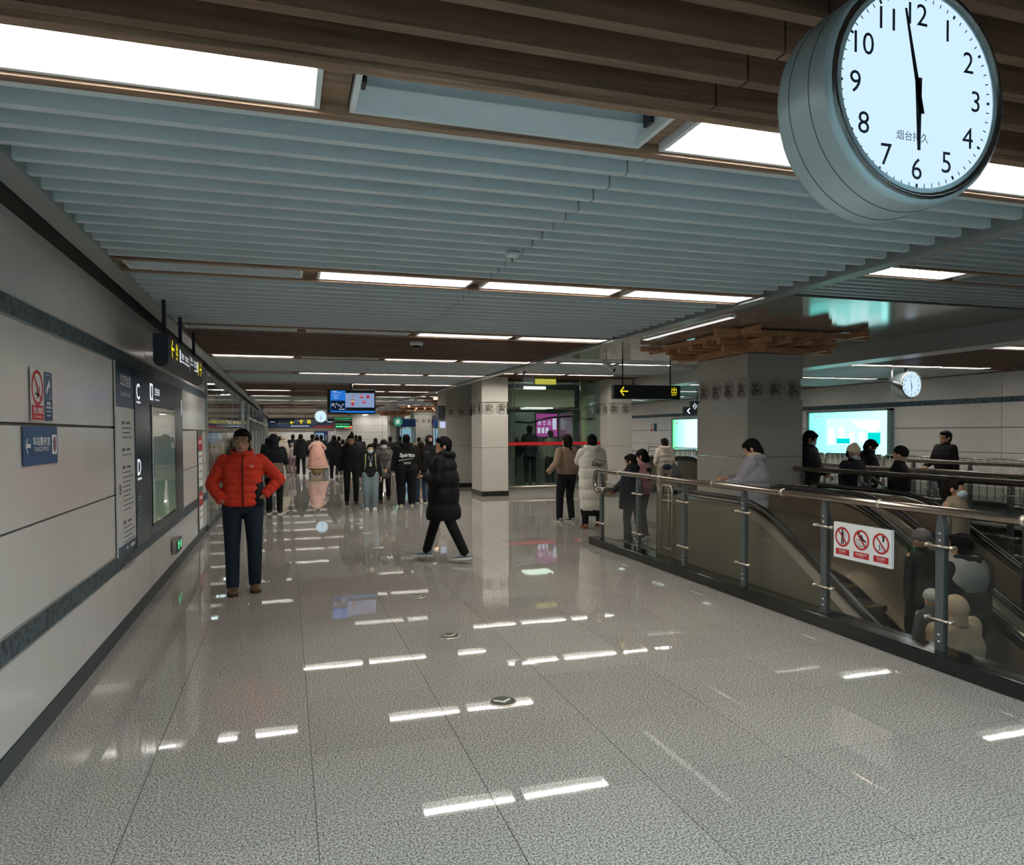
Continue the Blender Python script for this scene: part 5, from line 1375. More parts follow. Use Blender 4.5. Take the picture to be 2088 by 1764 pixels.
def person(loc, H, yaw, label, coat='#15171a', pants='#14161b', shoes='#20201f', sole='#d8d8d4', hair='short', haircol=None, skin=None,
           clen=.50, flare=1.0, quilt=0.0, legL=0.0, legR=0.0, liftL=0.0, liftR=0.0, wide=1.0, pwide=1.0, armL=None, armR=None, hood=None, hoodcol=None,
           mask=False, glasses=False, hat=None, hatcol='#d8cdb8', lean=0.0, bag=None, face=False, vox=.016, head_turn=0.0, head_down=0.0,
           dress=None, extra=None, headk=1.15, deep=1.0, hands=True, collar=None, z=0.0, elbL=None, elbR=None, hair_mat=None, fit=1.0, group=None):
    """armL / armR: hand target in metres relative to the body (x, y, z) for H=1.7; L = +x side"""
    s = H/1.7; skin = skin or SKIN
    t = thing('person', label, 'person', (loc[0], loc[1], z), yaw, group)
    HM = hair_mat or HAIR
    sh = Vector((0, 0, 0)); 
    def P(x, y, zz):      # lean forward
        return Vector((x*s, (y - lean*max(0, zz-.9))*s, zz*s))
    hip = {1: P(.095*wide, 0, .90), -1: P(-.095*wide, 0, .90)}
    foot = {1: Vector((.10*s*wide, -legL*s, (.085+liftL)*s)), -1: Vector((-.10*s*wide, -legR*s, (.085+liftR)*s))}
    kn = {}
    for q in (1, -1): kn[q], foot[q] = ik(hip[q], foot[q], .412*s, .412*s, (0.05*q, -1, 0))
    shd = {1: P(.178*wide, 0, 1.382), -1: P(-.178*wide, 0, 1.382)}
    tg = {1: armL or (.27, .02, .80), -1: armR or (-.27, .02, .80)}
    el = {}; wr = {}
    for q, pole in ((1, elbL), (-1, elbR)):
        a = P(*tg[q]); el[q], wr[q] = ik(shd[q], a, .285*s, .25*s, (q*.45, .35, -1) if (pole is None and tg[q][1] < -.13) else (pole or (q, .3, 0)))
    ht = math.radians(head_turn); hc = P(0, -.012, 1.557); hd = head_down; HS = headk
    HR = Matrix.Rotation(ht, 3, 'Z') @ Matrix.Rotation(hd, 3, 'X')
    def Hd(x, y, zz): return hc + HR @ (Vector((x, y, zz))*(s*HS))
    # ---- the body, one continuous surface
    b = MB()
    b.rings([(0, 0, .84*s, .13*s*wide, .09*s), (0, 0, .90*s, .165*s*wide, .11*s), (0, P(0, 0, 1.0).y, 1.0*s, .14*s*wide, .095*s), (0, P(0, 0, 1.12).y, 1.12*s, .13*s*wide, .09*s), (0, P(0, 0, 1.28).y, 1.28*s, .155*s*wide, .10*s), (0, P(0, 0, 1.39).y, 1.39*s, .14*s*wide, .08*s), (0, P(0, 0, 1.44).y, 1.44*s, .07*s, .06*s)], n=18)
    b.tube([P(0, 0, 1.40), P(0, -.005, 1.47), Hd(0, .01, -.02)], [.062*s, .054*s, .056*s], n=12)
    b.ell(Hd(0, .012, .022), (.074*s*HS, .092*s*HS, .100*s*HS), 18, 14, rot=HR)
    b.ell(Hd(0, -.024, -.045), (.052*s*HS, .060*s*HS, .060*s*HS), 14, 10, rot=HR)
    if face or vox < .014:
        b.tube([Hd(0, -.076, .018), Hd(0, -.096, -.016), Hd(0, -.092, -.026)], [.008*s, .013*s, .012*s], n=8)
    for q in (1, -1):
        limb(b, [hip[q], kn[q], foot[q]], [.085*s, .052*s, .036*s])
        limb(b, [shd[q], el[q], wr[q]], [.05*s, .038*s, .026*s])
    v = .011 if face else max(.014, vox)
    vs, fs = remesh(b, v*s, 2); bm_ = MB(); bm_.add(vs, fs, 0, True)
    for q in (1, -1):
        ear = Hd(.074*q, .012, .0); bm_.ell(ear, (.010*s*HS, .020*s*HS, .032*s*HS), 8, 6, rot=HR)
        if hands and tg[q][2] > .2 and not (hands == 'L' and q < 0):
            fo = (wr[q]-el[q]).normalized(); nn = (-q*1.0, .25, 0) if abs(fo.z) > .6 else (0, 0, -1)
            hm = hand_geo(wr[q], fo, nn, s, side=-q if abs(fo.z) > .6 else q); bm_.add(hm.v, hm.f, 0, True)
    bm_.build('body', skin, t, local=True)
    # ---- face
    if face:
        f = MB()
        for q in (1, -1): f.ell(Hd(.029*q, -.0745, .022), (.013*s*HS, .007*s*HS, .0055*s*HS), 10, 6, rot=HR)
        f.build('eyes', EYEW, t, local=True)
        f = MB()
        for q in (1, -1): f.ell(Hd(.029*q, -.0795, .022), (.0055*s*HS, .004*s*HS, .0055*s*HS), 8, 6, rot=HR)
        f.build('irises', EYEB, t, local=True)
        f = MB()
        for q in (1, -1): f.tube([Hd(.012*q, -.082, .040), Hd(.03*q, -.081, .045), Hd(.047*q, -.070, .039)], [.0035*s]*3, n=6)
        f.build('eyebrows', HAIR, t, local=True)
        if not mask:
            f = MB(); f.tube([Hd(-.024, -.078, -.052), Hd(0, -.088, -.050), Hd(.024, -.078, -.052)], [.003*s, .0065*s, .003*s], n=6); f.build('mouth', LIP, t, local=True)
    # ---- clothes
    cm = fabric(coat)
    top = 1.445; hem = H/s and (1.7*(1-clen)); 
    c = MB(); n = 22 if quilt else 12; rg = []
    key = [(0.0, .175*wide*flare, .135*flare), (.35, .175*wide*(1+(flare-1)*.5)*fit, .135*fit), (.62, .185*wide*fit, .138*fit), (.83, .20*wide, .132), (.93, .165*wide, .11), (1.0, .085, .08)]
    for k in range(n+1):
        u = k/n; zz = hem+(top-hem)*u
        for j in range(len(key)-1):
            if key[j][0] <= u <= key[j+1][0]:
                w = (u-key[j][0])/(key[j+1][0]-key[j][0]); w = w*w*(3-2*w); rx = key[j][1]+(key[j+1][1]-key[j][1])*w; ry = key[j][2]+(key[j+1][2]-key[j][2])*w; break
        rg.append((0, zz, rx, ry))
    if quilt:
        rg2 = []; band = quilt
        N2 = int((top-hem)/.016)
        for k in range(N2+1):
            zz = hem+(top-hem)*k/N2
            for j in range(len(rg)-1):
                if rg[j][1]-1e-6 <= zz <= rg[j+1][1]+1e-6:
                    w = (zz-rg[j][1])/(rg[j+1][1]-rg[j][1]); rx = rg[j][2]+(rg[j+1][2]-rg[j][2])*w; ry = rg[j][3]+(rg[j+1][3]-rg[j][3])*w; break
            ph = abs(math.sin(PI*(zz-hem)/band)); o = -.010+.020*ph**.5
            rg2.append((0, zz, rx+o, ry+o))
        rg = rg2
    c.rings([(P(0, 0, zz).x, P(0, 0, zz).y, zz*s, rx*s, ry*s*deep) for _, zz, rx, ry in rg], n=24, p=2.3)
    for q in (1, -1):
        a, e, w2 = shd[q]+Vector((-.02*q*s, 0, -.01*s)), el[q], wr[q]
        R0, R1, R2 = (.073, .061, .048) if quilt else (.070, .056, .046)
        R0 *= fit; R1 *= fit; R2 *= fit
        e2 = w2-(w2-e).normalized()*.0*s
        if quilt:
            pts = []; rs = []
            for (A, B, ra, rb) in ((a, e, R0, R1), (e, e2, R1, R2)):
                L = (B-A).length; m = max(8, int(L/s/.016))
                for j in range(m+(1 if B is e2 else 0)):
                    w = j/m; pts.append(A.lerp(B, w)); rs.append((ra+(rb-ra)*w - .006 + .013*abs(math.sin(PI*w*L/s/(quilt*.85)))**.5)*s)
            c.tube(pts, rs, n=14); c.ell(e, R1*1.0*s, 10, 8); c.ell(a, R0*1.02*s, 12, 8)
        else: limb(c, [a, e, e2], [R0*s, R1*s, R2*s])
    if hood != 'up':
        c.rings([(0, P(0, 0, 1.41).y, 1.40*s, .10*s, .10*s), (0, P(0, 0, 1.45).y, 1.445*s, .092*s, .09*s), (0, P(0, -.005, 1.48).y, 1.485*s, .078*s, .078*s)], n=16)
    if hood == 'down':
        hp = [P(-.115, -.045, 1.455), P(-.125, .03, 1.475), P(-.09, .095, 1.46), P(0, .125, 1.44), P(.09, .095, 1.46), P(.125, .03, 1.475), P(.115, -.045, 1.455)]
        c.tube(hp, [.028*s, .042*s, .052*s, .058*s, .052*s, .042*s, .028*s], n=10); c.ell(P(0, .105, 1.37), (.105*s, .05*s, .09*s), 14, 8)
    cv = vox*s*(.8 if quilt else 1)
    vs, fs = remesh(c, cv, 1 if quilt else 2); cc = MB(); cc.add(vs, fs, 0, True)
    co = cc.build('coat', cm, t, local=True)
    if hood == 'down' and hoodcol:
        h = MB(); h.tube([p+Vector((0, -.01*s, .03*s)) for p in hp], [.02*s, .03*s, .036*s, .038*s, .036*s, .03*s, .02*s], n=8); h.build('hood_trim', fabric(hoodcol), co, local=True)
    if hood == 'up':
        h = MB(); h.ell(Hd(0, .025, .018), (.105*s*HS, .115*s*HS, .128*s*HS), 18, 14, rot=HR); h.tube([P(0, .02, 1.40), P(0, .025, 1.47), Hd(0, .03, -.03)], [.12*s, .11*s, .10*s], n=14)
        vs, fs = remesh(h, .016*s, 2); hh = MB(); hh.add(vs, fs, 0, True)
        if face or mask:      # open the front so the face shows
            keep = []
            Hi = HR.inverted()
            for f_ in hh.f:
                cen = sum((Vector(hh.v[i]) for i in f_), Vector())/len(f_); l = (Hi @ (cen-hc))/s
                if not (l.y < -.035 and abs(l.x) < .064 and -.10 < l.z < .085): keep.append(f_)
            hh.f = keep; hh.fm = [0]*len(keep); hh.sm = [True]*len(keep)
        hh.build('hood', fabric(hoodcol or coat), t, local=True)
    # trousers or skirt
    pm = fabric(pants)
    p_ = MB()
    p_.rings([(0, 0, .82*s, .15*s*wide, .11*s), (0, 0, .92*s, .165*s*wide, .118*s), (0, P(0, 0, 1.02).y, 1.02*s, .15*s*wide, .105*s)], n=18)
    for q in (1, -1):
        an = foot[q]+Vector((0, .004*s, .0)); k1 = kn[q]
        limb(p_, [hip[q], k1, an], [.098*s*pwide*wide**.5, .075*s*pwide, .062*s*pwide])
    vs, fs = remesh(p_, max(.014, vox)*s, 2); pp = MB(); pp.add(vs, fs, 0, True); pp.build('trousers', pm, t, local=True)
    if dress:
        d = MB(); z0, z1, r0, r1, colr = dress
        rr = []
        for k in range(9):
            u = k/8; rr.append((0, 0, (z0+(z1-z0)*u)*s, (r0+(r1-r0)*u)*s, (r0+(r1-r0)*u)*.78*s))
        d.rings(rr, n=28, cap=True); base = len(d.v)
        d.v = [(x*(1+.05*math.sin(9*math.atan2(y, x))), y*(1+.05*math.sin(9*math.atan2(y, x))), zz) for x, y, zz in d.v]
        d.build('skirt', fabric(colr), t, local=True)
    # shoes
    for q, lg, lf in ((1, legL, liftL), (-1, legR, liftR)):
        a = foot[q]; sz = s*1.1; pit = -lf*2.2 if lf > 0 else 0
        M = Matrix.Rotation(-pit*1.0, 3, 'X')
        def S(x, y, zz): return a + M @ (Vector((x*sz/s, y*sz/s, zz))*s)
        tp = MB()
        secs = [(.075, .028, .05), (.055, .036, .062), (.01, .040, .075), (-.04, .042, .058), (-.095, .046, .040), (-.14, .043, .030), (-.17, .026, .02)]
        vv = []; ff = []; nn = 12
        for (yy, rx, hh) in secs:
            for k in range(nn):
                an = 2*PI*k/nn; xx = rx*math.cos(an); zz = -.062+(hh*.5)*(1+math.sin(an))
                vv.append(S(xx, yy, zz))
        for i in range(len(secs)-1):
            for k in range(nn): ff.append((i*nn+k, i*nn+(k+1) % nn, (i+1)*nn+(k+1) % nn, (i+1)*nn+k))
        ff.append(tuple(range(nn))); ff.append(tuple(range(len(secs)*nn-1, (len(secs)-1)*nn-1, -1)))
        tp.add(vv, ff, 0, True)
        tp.tube([S(0, .01, -.02), S(0, .012, .03)], [.046*s, .043*s], n=12)
        so = tp.build('shoe', fabric(shoes, .5), t, local=True)
        sl = MB(); pts = [(-.030, .078), (.030, .078), (.044, .03), (.043, -.05), (.050, -.10), (.042, -.155), (0, -.178), (-.042, -.155), (-.050, -.10), (-.043, -.05), (-.044, .03)]
        sl.add([S(x, y, -.085) for x, y in pts]+[S(x, y, -.060) for x, y in pts], [tuple(range(10, -1, -1)), tuple(range(11, 22))]+[(i, (i+1) % 11, 11+(i+1) % 11, 11+i) for i in range(11)], 0)
        sl.build('sole', fabric(sole, .6), so, local=True)
    # hair
    if hair and hood != 'up' and hat != 'full':
        h = MB(); h.ell(Hd(0, .022, .034), (.083*s*HS, .098*s*HS, .100*s*HS), 18, 14, rot=HR)
        if hair == 'short': h.ell(Hd(0, .05, -.005), (.074*s*HS, .062*s*HS, .08*s*HS), 14, 10, rot=HR); h.ell(Hd(0, -.035, .085), (.066*s*HS, .045*s*HS, .032*s*HS), 12, 8, rot=HR)
        if hair in ('bob', 'pony', 'low'): h.ell(Hd(0, .045, -.02), (.088*s*HS, .072*s*HS, .105*s*HS), 16, 10, rot=HR); h.ell(Hd(0, -.03, .085), (.068*s*HS, .05*s*HS, .034*s*HS), 12, 8, rot=HR)
        if hair == 'bob': h.ell(Hd(0, .04, -.055), (.092*s*HS, .072*s*HS, .075*s*HS), 16, 10, rot=HR)
        if hair == 'low': h.tube([Hd(0, .09, -.06), Hd(-.01, .10, -.12), Hd(-.015, .11, -.20)], [.03*s, .032*s, .012*s], n=10)
        if hair == 'pony': h.tube([Hd(0, .10, .03), Hd(.03, .14, .0), Hd(.045, .14, -.10), Hd(.04, .13, -.16)], [.025*s, .034*s, .03*s, .012*s], n=10)
        if hair == 'long':
            h.ell(Hd(0, .045, -.02), (.090*s*HS, .07*s*HS, .11*s*HS), 16, 10, rot=HR); h.ell(Hd(0, -.03, .085), (.068*s*HS, .05*s*HS, .034*s*HS), 12, 8, rot=HR)
            h.tube([Hd(0, .06, -.02), P(0, .10, 1.42), P(0, .13, 1.28), P(0, .135, 1.12)], [.085*s, .10*s, .10*s, .05*s], n=14, flat=.6)
        if hair == 'bun': h.ell(Hd(0, .045, -.01), (.084*s*HS, .07*s*HS, .10*s*HS), 14, 10, rot=HR); h.ell(Hd(0, .06, .135), (.045*s*HS, .045*s*HS, .045*s*HS), 12, 8, rot=HR)
        vs, fs = remesh(h, max(.010, min(vox, .012))*s, 2); hh = MB()
        Hi = HR.inverted(); keep = []
        for f_ in fs:
            cen = sum((Vector(vs[i]) for i in f_), Vector())/len(f_); l = (Hi @ (cen-hc))/s
            fr = l.y < -.048 and l.z < .062 or (l.y < -.01 and l.z < .0 and hair == 'short') or (l.y < -.015 and l.z < .03 and abs(l.x) < .06)
            if not fr: keep.append(f_)
        hh.add(vs, keep, 0, True); hh.build('hair', HM, t, local=True)
    if hat in ('beanie', 'full'):
        h = MB(); h.ell(Hd(0, .015, .058), (.092*s*HS, .104*s*HS, .088*s*HS), 18, 12, rot=HR); h.tube([Hd(0, .01, .052), Hd(0, .01, .030)], [.096*s*HS, .096*s*HS], n=18)
        if hat == 'beanie': h.ell(Hd(0, .02, .12), (.05*s*HS, .055*s*HS, .05*s*HS), 12, 8, rot=HR)
        vs, fs = remesh(h, .013*s, 2); hh = MB(); hh.add(vs, fs, 0, True); hh.build('knitted_hat', fabric(hatcol), t, local=True)
    if hat == 'cap':
        h = MB(); h.ell(Hd(0, .012, .062), (.088*s*HS, .10*s*HS, .068*s*HS), 18, 12, rot=HR)
        h.ell(Hd(0, -.10, .045), (.065*s*HS, .055*s*HS, .010*s*HS), 16, 6, rot=HR); hh = h.build('cap', fabric(hatcol), t, local=True)
    if mask:
        h = MB(); h.ell(Hd(0, -.045, -.040), (.058*s*HS, .056*s*HS, .050*s*HS), 16, 12, rot=HR)
        Hi = HR.inverted(); keep = []
        for f_ in h.f:
            cen = sum((Vector(h.v[i]) for i in f_), Vector())/len(f_); l = (Hi @ (cen-hc))/s
            if l.y < -.03: keep.append(f_)
        h.f = keep; h.fm = [0]*len(keep); h.sm = [True]*len(keep)
        for q in (1, -1): h.tube([Hd(.052*q, -.05, -.03), Hd(.070*q, -.01, .0), Hd(.076*q, .02, .005)], .0025*s, n=5)
        h.build('face_mask', MASKM if mask is True else fabric(mask), t, local=True)
    if glasses:
        g = MB()
        for q in (1, -1):
            pts = [Hd(.031*q+.024*math.cos(2*PI*k/12), -.094, .020+.017*math.sin(2*PI*k/12)) for k in range(13)]; g.tube(pts, .0022*s, n=5)
            g.tube([Hd(.055*q, -.092, .024), Hd(.074*q, -.05, .022), Hd(.078*q, .01, .018)], .0022*s, n=5)
        g.tube([Hd(-.008, -.095, .022), Hd(.008, -.095, .022)], .0022*s, n=5)
        g.build('glasses', mat('glasses frame', '#7a5a3a', .3, metal=.6), t, local=True)
    if bag == 'backpack_straps':
        g = MB()
        for q in (1, -1): g.tube([P(.10*q, .10, 1.44), P(.12*q, -.02, 1.47), P(.125*q, -.13, 1.38), P(.13*q, -.150, 1.2), P(.15*q, -.12, 1.05)], .017*s, n=6, flat=.4)
        g.build('bag_strap', fabric('#8f8f66'), t, local=True)
        g = MB(); g.box(-.13*s, .13*s, .13*s, .24*s, 1.02*s, 1.42*s, bev=.03*s); g.build('backpack', fabric('#3b3b3a'), t, local=True)
    if bag == 'lanyard' or (extra and 'lanyard' in extra):
        g = MB()
        for q in (1, -1): g.tube([P(.055*q, -.11, 1.40), P(.03*q, -.155, 1.32), P(.0, -.165, 1.23)], .005*s, n=5)
        g.build('lanyard', fabric('#b8c4c8'), t, local=True)
        g = MB(); g.box(-.03*s, .03*s, -.178*s, -.17*s, 1.13*s, 1.225*s); g.build('badge', fabric('#c9b294'), t, local=True)
        g = MB(); g.box(-.022*s, .022*s, -.181*s, -.178*s, 1.18*s, 1.215*s); g.build('badge_print', fabric('#6fa5c4'), t, local=True)
    t['_s'] = s
    return t
def on(t): return t['_s']
R_ = math.radians
def at_yaw(d): return R_(d)
# yaw 0 faces the camera side (-y); 180 shows the back
p = person((-.46, 8.30), 1.75, R_(4), 'person in a bright red quilted jacket, jeans and tan boots, hand on hip', coat='#cf3b26', pants='#172430', shoes='#5c4630', sole='#3a3026',
           clen=.475, quilt=.075, wide=1.10, flare=1.0, fit=.98, legL=.02, legR=.12, armL=(.205, -.05, 1.0), armR=(-.20, -.10, .955), elbL=(1, .35, 0), elbR=(-.8, .8, 0), hands='L', hood=None, glasses=True, face=True, vox=.011, head_turn=-12, pwide=1.05, skin=mat('tanned skin', '#a07a62', .5, var=.04))
s = on(p)
m = MB(); m.tube([Vector((0, -.163, .90))*s, Vector((0, -.168, 1.15))*s, Vector((0, -.160, 1.35))*s, Vector((0.01, -.115, 1.44))*s], .007*s, n=6); m.build('zip', fabric('#4a1f20', .4), p, local=True)
m = MB(); m.tube([Vector((.098*math.cos(a), .01+.10*math.sin(a), 1.468-.035*math.sin(a)*-1 if 0 else 1.465+.03*math.sin(a)))*s for a in [2*PI*k/20 for k in range(21)]], .024*s, n=8); m.build('collar', fabric('#cf3b26'), p, local=True)
m = MB(); m.tube([Vector((.078*math.cos(a), .01+.082*math.sin(a), 1.485+.03*math.sin(a)))*s for a in [2*PI*k/20 for k in range(21)]], .016*s, n=8); m.build('collar_lining', fabric('#1c1420'), p, local=True)
m = MB()          # small leaping cat mark
flat(m, (.085*s, -.162*s, 1.315*s), X_, Z_, [(-.022, .010), (-.018, .014), (-.006, .006), (.008, .004), (.018, .012), (.022, .018), (.020, .008), (.012, -.004), (.016, -.016), (.008, -.008), (.002, -.012), (-.004, -.002), (-.016, .006)]); m.build('chest_mark', M_PW, p, local=True)
m = MB(); m.rings([(.125*s, .0, .895*s, .089*s, .118*s), (.125*s, .0, 1.05*s, .087*s, .115*s), (.12*s, 0, 1.2*s, .082*s, .095*s)], n=16); m.build('side_panel', fabric('#15181c'), p, local=True)

p = person((1.97, 9.34), 1.65, R_(205), 'person in a long black padded coat striding left in grey and white trainers', coat='#0b0d0f', pants='#0a0b0d', shoes='#8a949c', sole='#d9dad8', clen=.66, quilt=.22, wide=1.16, flare=1.3, deep=1.3,
           fit=1.12, armL=(.12, -.22, 1.15), armR=(-.22, -.16, 1.02), hair='short', legL=-.33, legR=.30, liftL=.03, vox=.014, head_turn=28, hood='down', pwide=1.0)
p.rotation_euler[2] = R_(242)
s = on(p)
m = MB(); m.tube([Vector((.085*math.cos(a), .085*math.sin(a), 1.455))*s for a in [2*PI*k/16 for k in range(17)]], .014*s, n=6); m.build('scarf', fabric('#4e4a46'), p, local=True)
m = MB(); m.tube([Vector((.11*math.cos(a), .02+.11*math.sin(a), 1.425))*s for a in [PI*k/12 for k in range(13)]], .006*s, n=5); m.build('collar_piping', M_PW, p, local=True)
for q, st in ((1, 'a'), (-1, 'b')):
    pass

person((-.26, 16.05), 1.68, R_(176), 'person from behind with hood up in a dark top over a taupe coat hem', coat='#10141b', pants='#0d0e11', shoes='#17181a', clen=.36, wide=1.1, fit=1.15, hood='up', dress=(.78, 1.1, .20, .19, '#6d6156'), armL=(.12, -.24, 1.12), armR=(-.12, -.24, 1.12), legL=.02, legR=-.05)
person((-.14, 31.3), 1.62, R_(215), 'distant person in cream beanie, cream puffer and baggy khaki trousers', coat='#bdb5a3', pants='#6b6459', shoes='#3c3a38', clen=.45, quilt=.1, hat='full', hatcol='#c9bfae', hood='down', legL=.25, legR=-.2, vox=.022, pwide=1.25, hands=False)
person((.22, 31.9), 1.30, R_(200), 'distant child in pale pink and grey clothes beside the cream puffer', coat='#a39aa0', pants='#8b6f78', shoes='#3c3a38', clen=.5, hat='full', hatcol='#8b8a86', vox=.022, hands=False)
person((.55, 30.4), 1.68, R_(182), 'distant person in a black hooded coat walking away, centre of the pair', coat='#0d0f12', pants='#0b0c0e', hood='down', clen=.6, legL=.2, legR=-.15, vox=.022, hands=False, wide=1.1)
person((1.12, 34.0), 1.66, R_(170), 'distant person in a dark brown jacket behind the pink cape', coat='#2d2723', pants='#15161a', clen=.5, vox=.022, hands=False, wide=1.15)
p = person((1.2, 30.8), 1.60, R_(184), 'person in a long pink fur trimmed cape with flower hair ornaments', coat='#c9a094', pants='#8a775c', shoes='#3a322c', clen=.5, wide=1.05, hair='bun', vox=.022, hands=False, armL=(.2, -.1, 1.0), armR=(-.2, -.1, 1.0))
s = on(p)
m = MB(); rg = []
for k in range(11):
    u = k/10; rg.append((0, .01*s, (.30+1.13*u)*s, (.47-.25*u-.13*u**4)*s, (.30-.14*u-.04*u**4)*s))
m.rings(rg, n=36); m.v = [(x*(1+.035*math.sin(11*math.atan2(y, x))*(1.5*s-z)), y*(1+.05*math.sin(11*math.atan2(y, x))*(1.5*s-z)), z) for x, y, z in m.v]
m.build('cape', fabric('#cf9f92'), p, local=True)
m = MB(); m.tube([(.47*s*math.cos(a), .30*s*math.sin(a), .31*s) for a in [2*PI*k/30 for k in range(31)]], .03*s, n=7); m.tube([(.10*s*math.cos(a), .09*s*math.sin(a), 1.45*s) for a in [2*PI*k/16 for k in range(17)]], .045*s, n=7); m.build('fur_trim', fabric('#cbb09c'), p, local=True)
m = MB(); m.rings([(0, 0, .03, .22*s, .16*s), (0, 0, .34*s, .30*s, .2*s)], n=30); m.v = [(x*(1+.08*math.sin(10*math.atan2(y, x))), y*(1+.08*math.sin(10*math.atan2(y, x))), z) for x, y, z in m.v]; m.build('skirt', fabric('#b59c72'), p, local=True)
m = MB(); rnd = random.Random(4)
for k in range(12): a = rnd.uniform(0, 2*PI); m.ell((.085*s*math.cos(a), .03*s+.06*s*math.sin(a), (1.66+rnd.uniform(-.04, .06))*s), rnd.uniform(.014, .026)*s, 8, 6)
m.build('hair_flowers', fabric('#d9b9ac'), p, local=True)
m = MB()
for k in range(9): m.ell((rnd.uniform(-.12, .10)*s, .262*s, rnd.uniform(.55, .92)*s), (.018*s, .012*s, .018*s), 8, 5)
m.build('embroidery', fabric('#8a5f58'), p, local=True)
person((1.67, 27.2), 1.62, R_(170), 'person from behind in a long black coat with one trainer sole lifted', coat='#0c0d10', pants='#0c0d10', shoes='#1a1b1e', sole='#c9c9c9', clen=.68, wide=1.15, fit=1.1, flare=1.1, legL=.05, legR=-.25, liftR=.14, vox=.02, hood='down', hair='bob', hands=False)
person((1.47, 17.62), 1.66, R_(0), 'older person in plain black coat and trousers facing the camera', coat='#0f1113', pants='#0d0f12', shoes='#15130f', sole='#2a2620', clen=.52, wide=1.08, fit=1.05, hood='down', face=True, vox=.015, legL=.05, legR=.02, skin=mat('tanned skin', '#a07a62', .5), armL=(.27, 0, .78))
person((1.77, 16.2), 1.46, R_(-4), 'young person in blue mask, black puffer, lanyard badge and wide pale jeans', coat='#15181a', pants='#6f7f85', shoes='#c9c6be', clen=.50, quilt=.12, mask=True, face=True, hair='long', bag='backpack_straps', extra=('lanyard',), hood='down', vox=.015, pwide=1.35, legL=.06, legR=.02, skin=SKIN2, hair_mat=HAIRB)
p = person((2.28, 17.8), 1.53, R_(-10), 'person in long grey coat, mask and red glasses carrying a grey hand muff', coat='#5d5855', pants='#151518', shoes='#3a1e20', sole='#2a1a1a', clen=.62, quilt=.16, mask=True, face=True, glasses=True, hat='full', hatcol='#141416', hood='down', vox=.015, legL=-.2, legR=.1, liftL=.08, armL=(.08, -.22, .92), armR=(-.06, -.22, .92), skin=SKIN2)
s = on(p); m = MB(); m.ell((-.02*s, -.24*s, .80*s), (.10*s, .08*s, .12*s), 14, 10); m.build('hand_muff', fabric('#6b6764'), p, local=True)
p = person((2.66, 16.75), 1.67, R_(178), 'person from behind in black jacket with white script lettering on the back', coat='#0b0b0c', pants='#0c0d12', shoes='#b8ac96', sole='#c9bfa9', clen=.46, wide=1.3, fit=1.15, hair='short', vox=.014, pwide=1.5, hood='down', legL=.02, legR=.05, armL=(.33, .02, .84), armR=(-.32, -.1, .86))
s = on(p); m = MB(); c0 = Vector((0, .168*s, 1.20*s))
put_text(m, 'Spirito', c0, -X_, Z_+X_*-.12, .12*s, w=.36*s, bold=.03)
flat(m, c0+Vector((.02, .004, -.10))*s, -X_, Z_, [(-.18, -.02), (.16, .03), (.16, .038), (-.18, -.008)])
for q in range(8): quad(m, c0+Vector((.09-.026*q, .003, -.155))*s, -X_, Z_, .018*s, .008*s)
for q in range(6): quad(m, c0+Vector((.07-.026*q, .003, -.175))*s, -X_, Z_, .018*s, .008*s); quad(m, c0+Vector((.065-.026*q, .003, -.193))*s, -X_, Z_, .018*s, .008*s)
m.build('lettering', M_PW, p, local=True)
person((3.10, 17.3), 1.50, R_(178), 'person from behind with very long dark hair and frayed blue jeans', coat='#131316', pants='#33435c', shoes='#131313', clen=.50, hair='long', vox=.016, legL=.03, legR=0, hair_mat=HAIRB, armL=(.2, -.15, .95))
person((3.62, 18.9), 1.63, R_(10), 'person facing us in black scarf mask and grey trousers behind the striding one', coat='#101113', pants='#6f6b68', shoes='#a5a29c', clen=.5, mask='#0c0c0e', face=True, hood='up', vox=.016, legL=.1, legR=-.05, skin=SKIN2, pwide=1.2)
person((2.25, 19.6), 1.45, R_(160), 'dark dressed person mostly hidden behind the lettered jacket, trailing leg showing', coat='#121214', pants='#0e0e10', shoes='#3b2218', clen=.5, vox=.02, legL=-.25, legR=.2, liftL=.1, hands=False)
p = person((5.06, 12.7), 1.66, R_(196), 'person in a tan puffer jacket and black trousers walking away by the lift', coat='#8a7462', pants='#101317', shoes='#8f8a82', sole='#b5b0a6', clen=.455, quilt=.20, wide=1.12, fit=1.12, hair='low', hair_mat=HAIRB, vox=.013, legL=.1, legR=.0, armR=(-.24, -.05, .86), armL=(.44, -.02, .97), elbL=(0, 1, 0), hands=False, pwide=1.05)
m = None
p = person((5.13, 11.7), 1.66, R_(172), 'person in a very long white padded coat and tan boots, hand raised to face', coat='#c9c6bb', pants='#131313', shoes='#8a6238', sole='#6a4a2a', clen=.805, quilt=.19, deep=1.2, wide=1.12, fit=1.12, flare=1.04, hair='low', vox=.013, legL=.04, legR=-.12, liftR=.04, armL=(.07, -.17, 1.41), armR=(-.25, -.06, .85), elbL=(.6, -.3, -1), hood='down', dress=(.24, .36, .20, .21, '#121212'))
s = on(p); m = MB(); c0 = Vector((-.06*s, .185*s, 1.20*s))
def stroke(pts, r=.006): m.tube([c0+Vector((-a, .0, b))*s for a, b in pts], r*s, n=5)
stroke([(-.10, -.05), (-.10, .0), (-.06, .06), (-.03, .07), (.14, .0), (.12, -.03), (-.02, -.02), (-.05, .03)]); stroke([(.10, -.035), (.07, -.055), (-.03, -.04), (-.07, .0)]); stroke([(.06, -.06), (.03, -.075), (-.06, -.05), (-.09, -.03)]); stroke([(-.10, -.05), (-.08, -.06), (-.04, -.05)])
m.build('wing_drawing', M_PK, p, local=True)
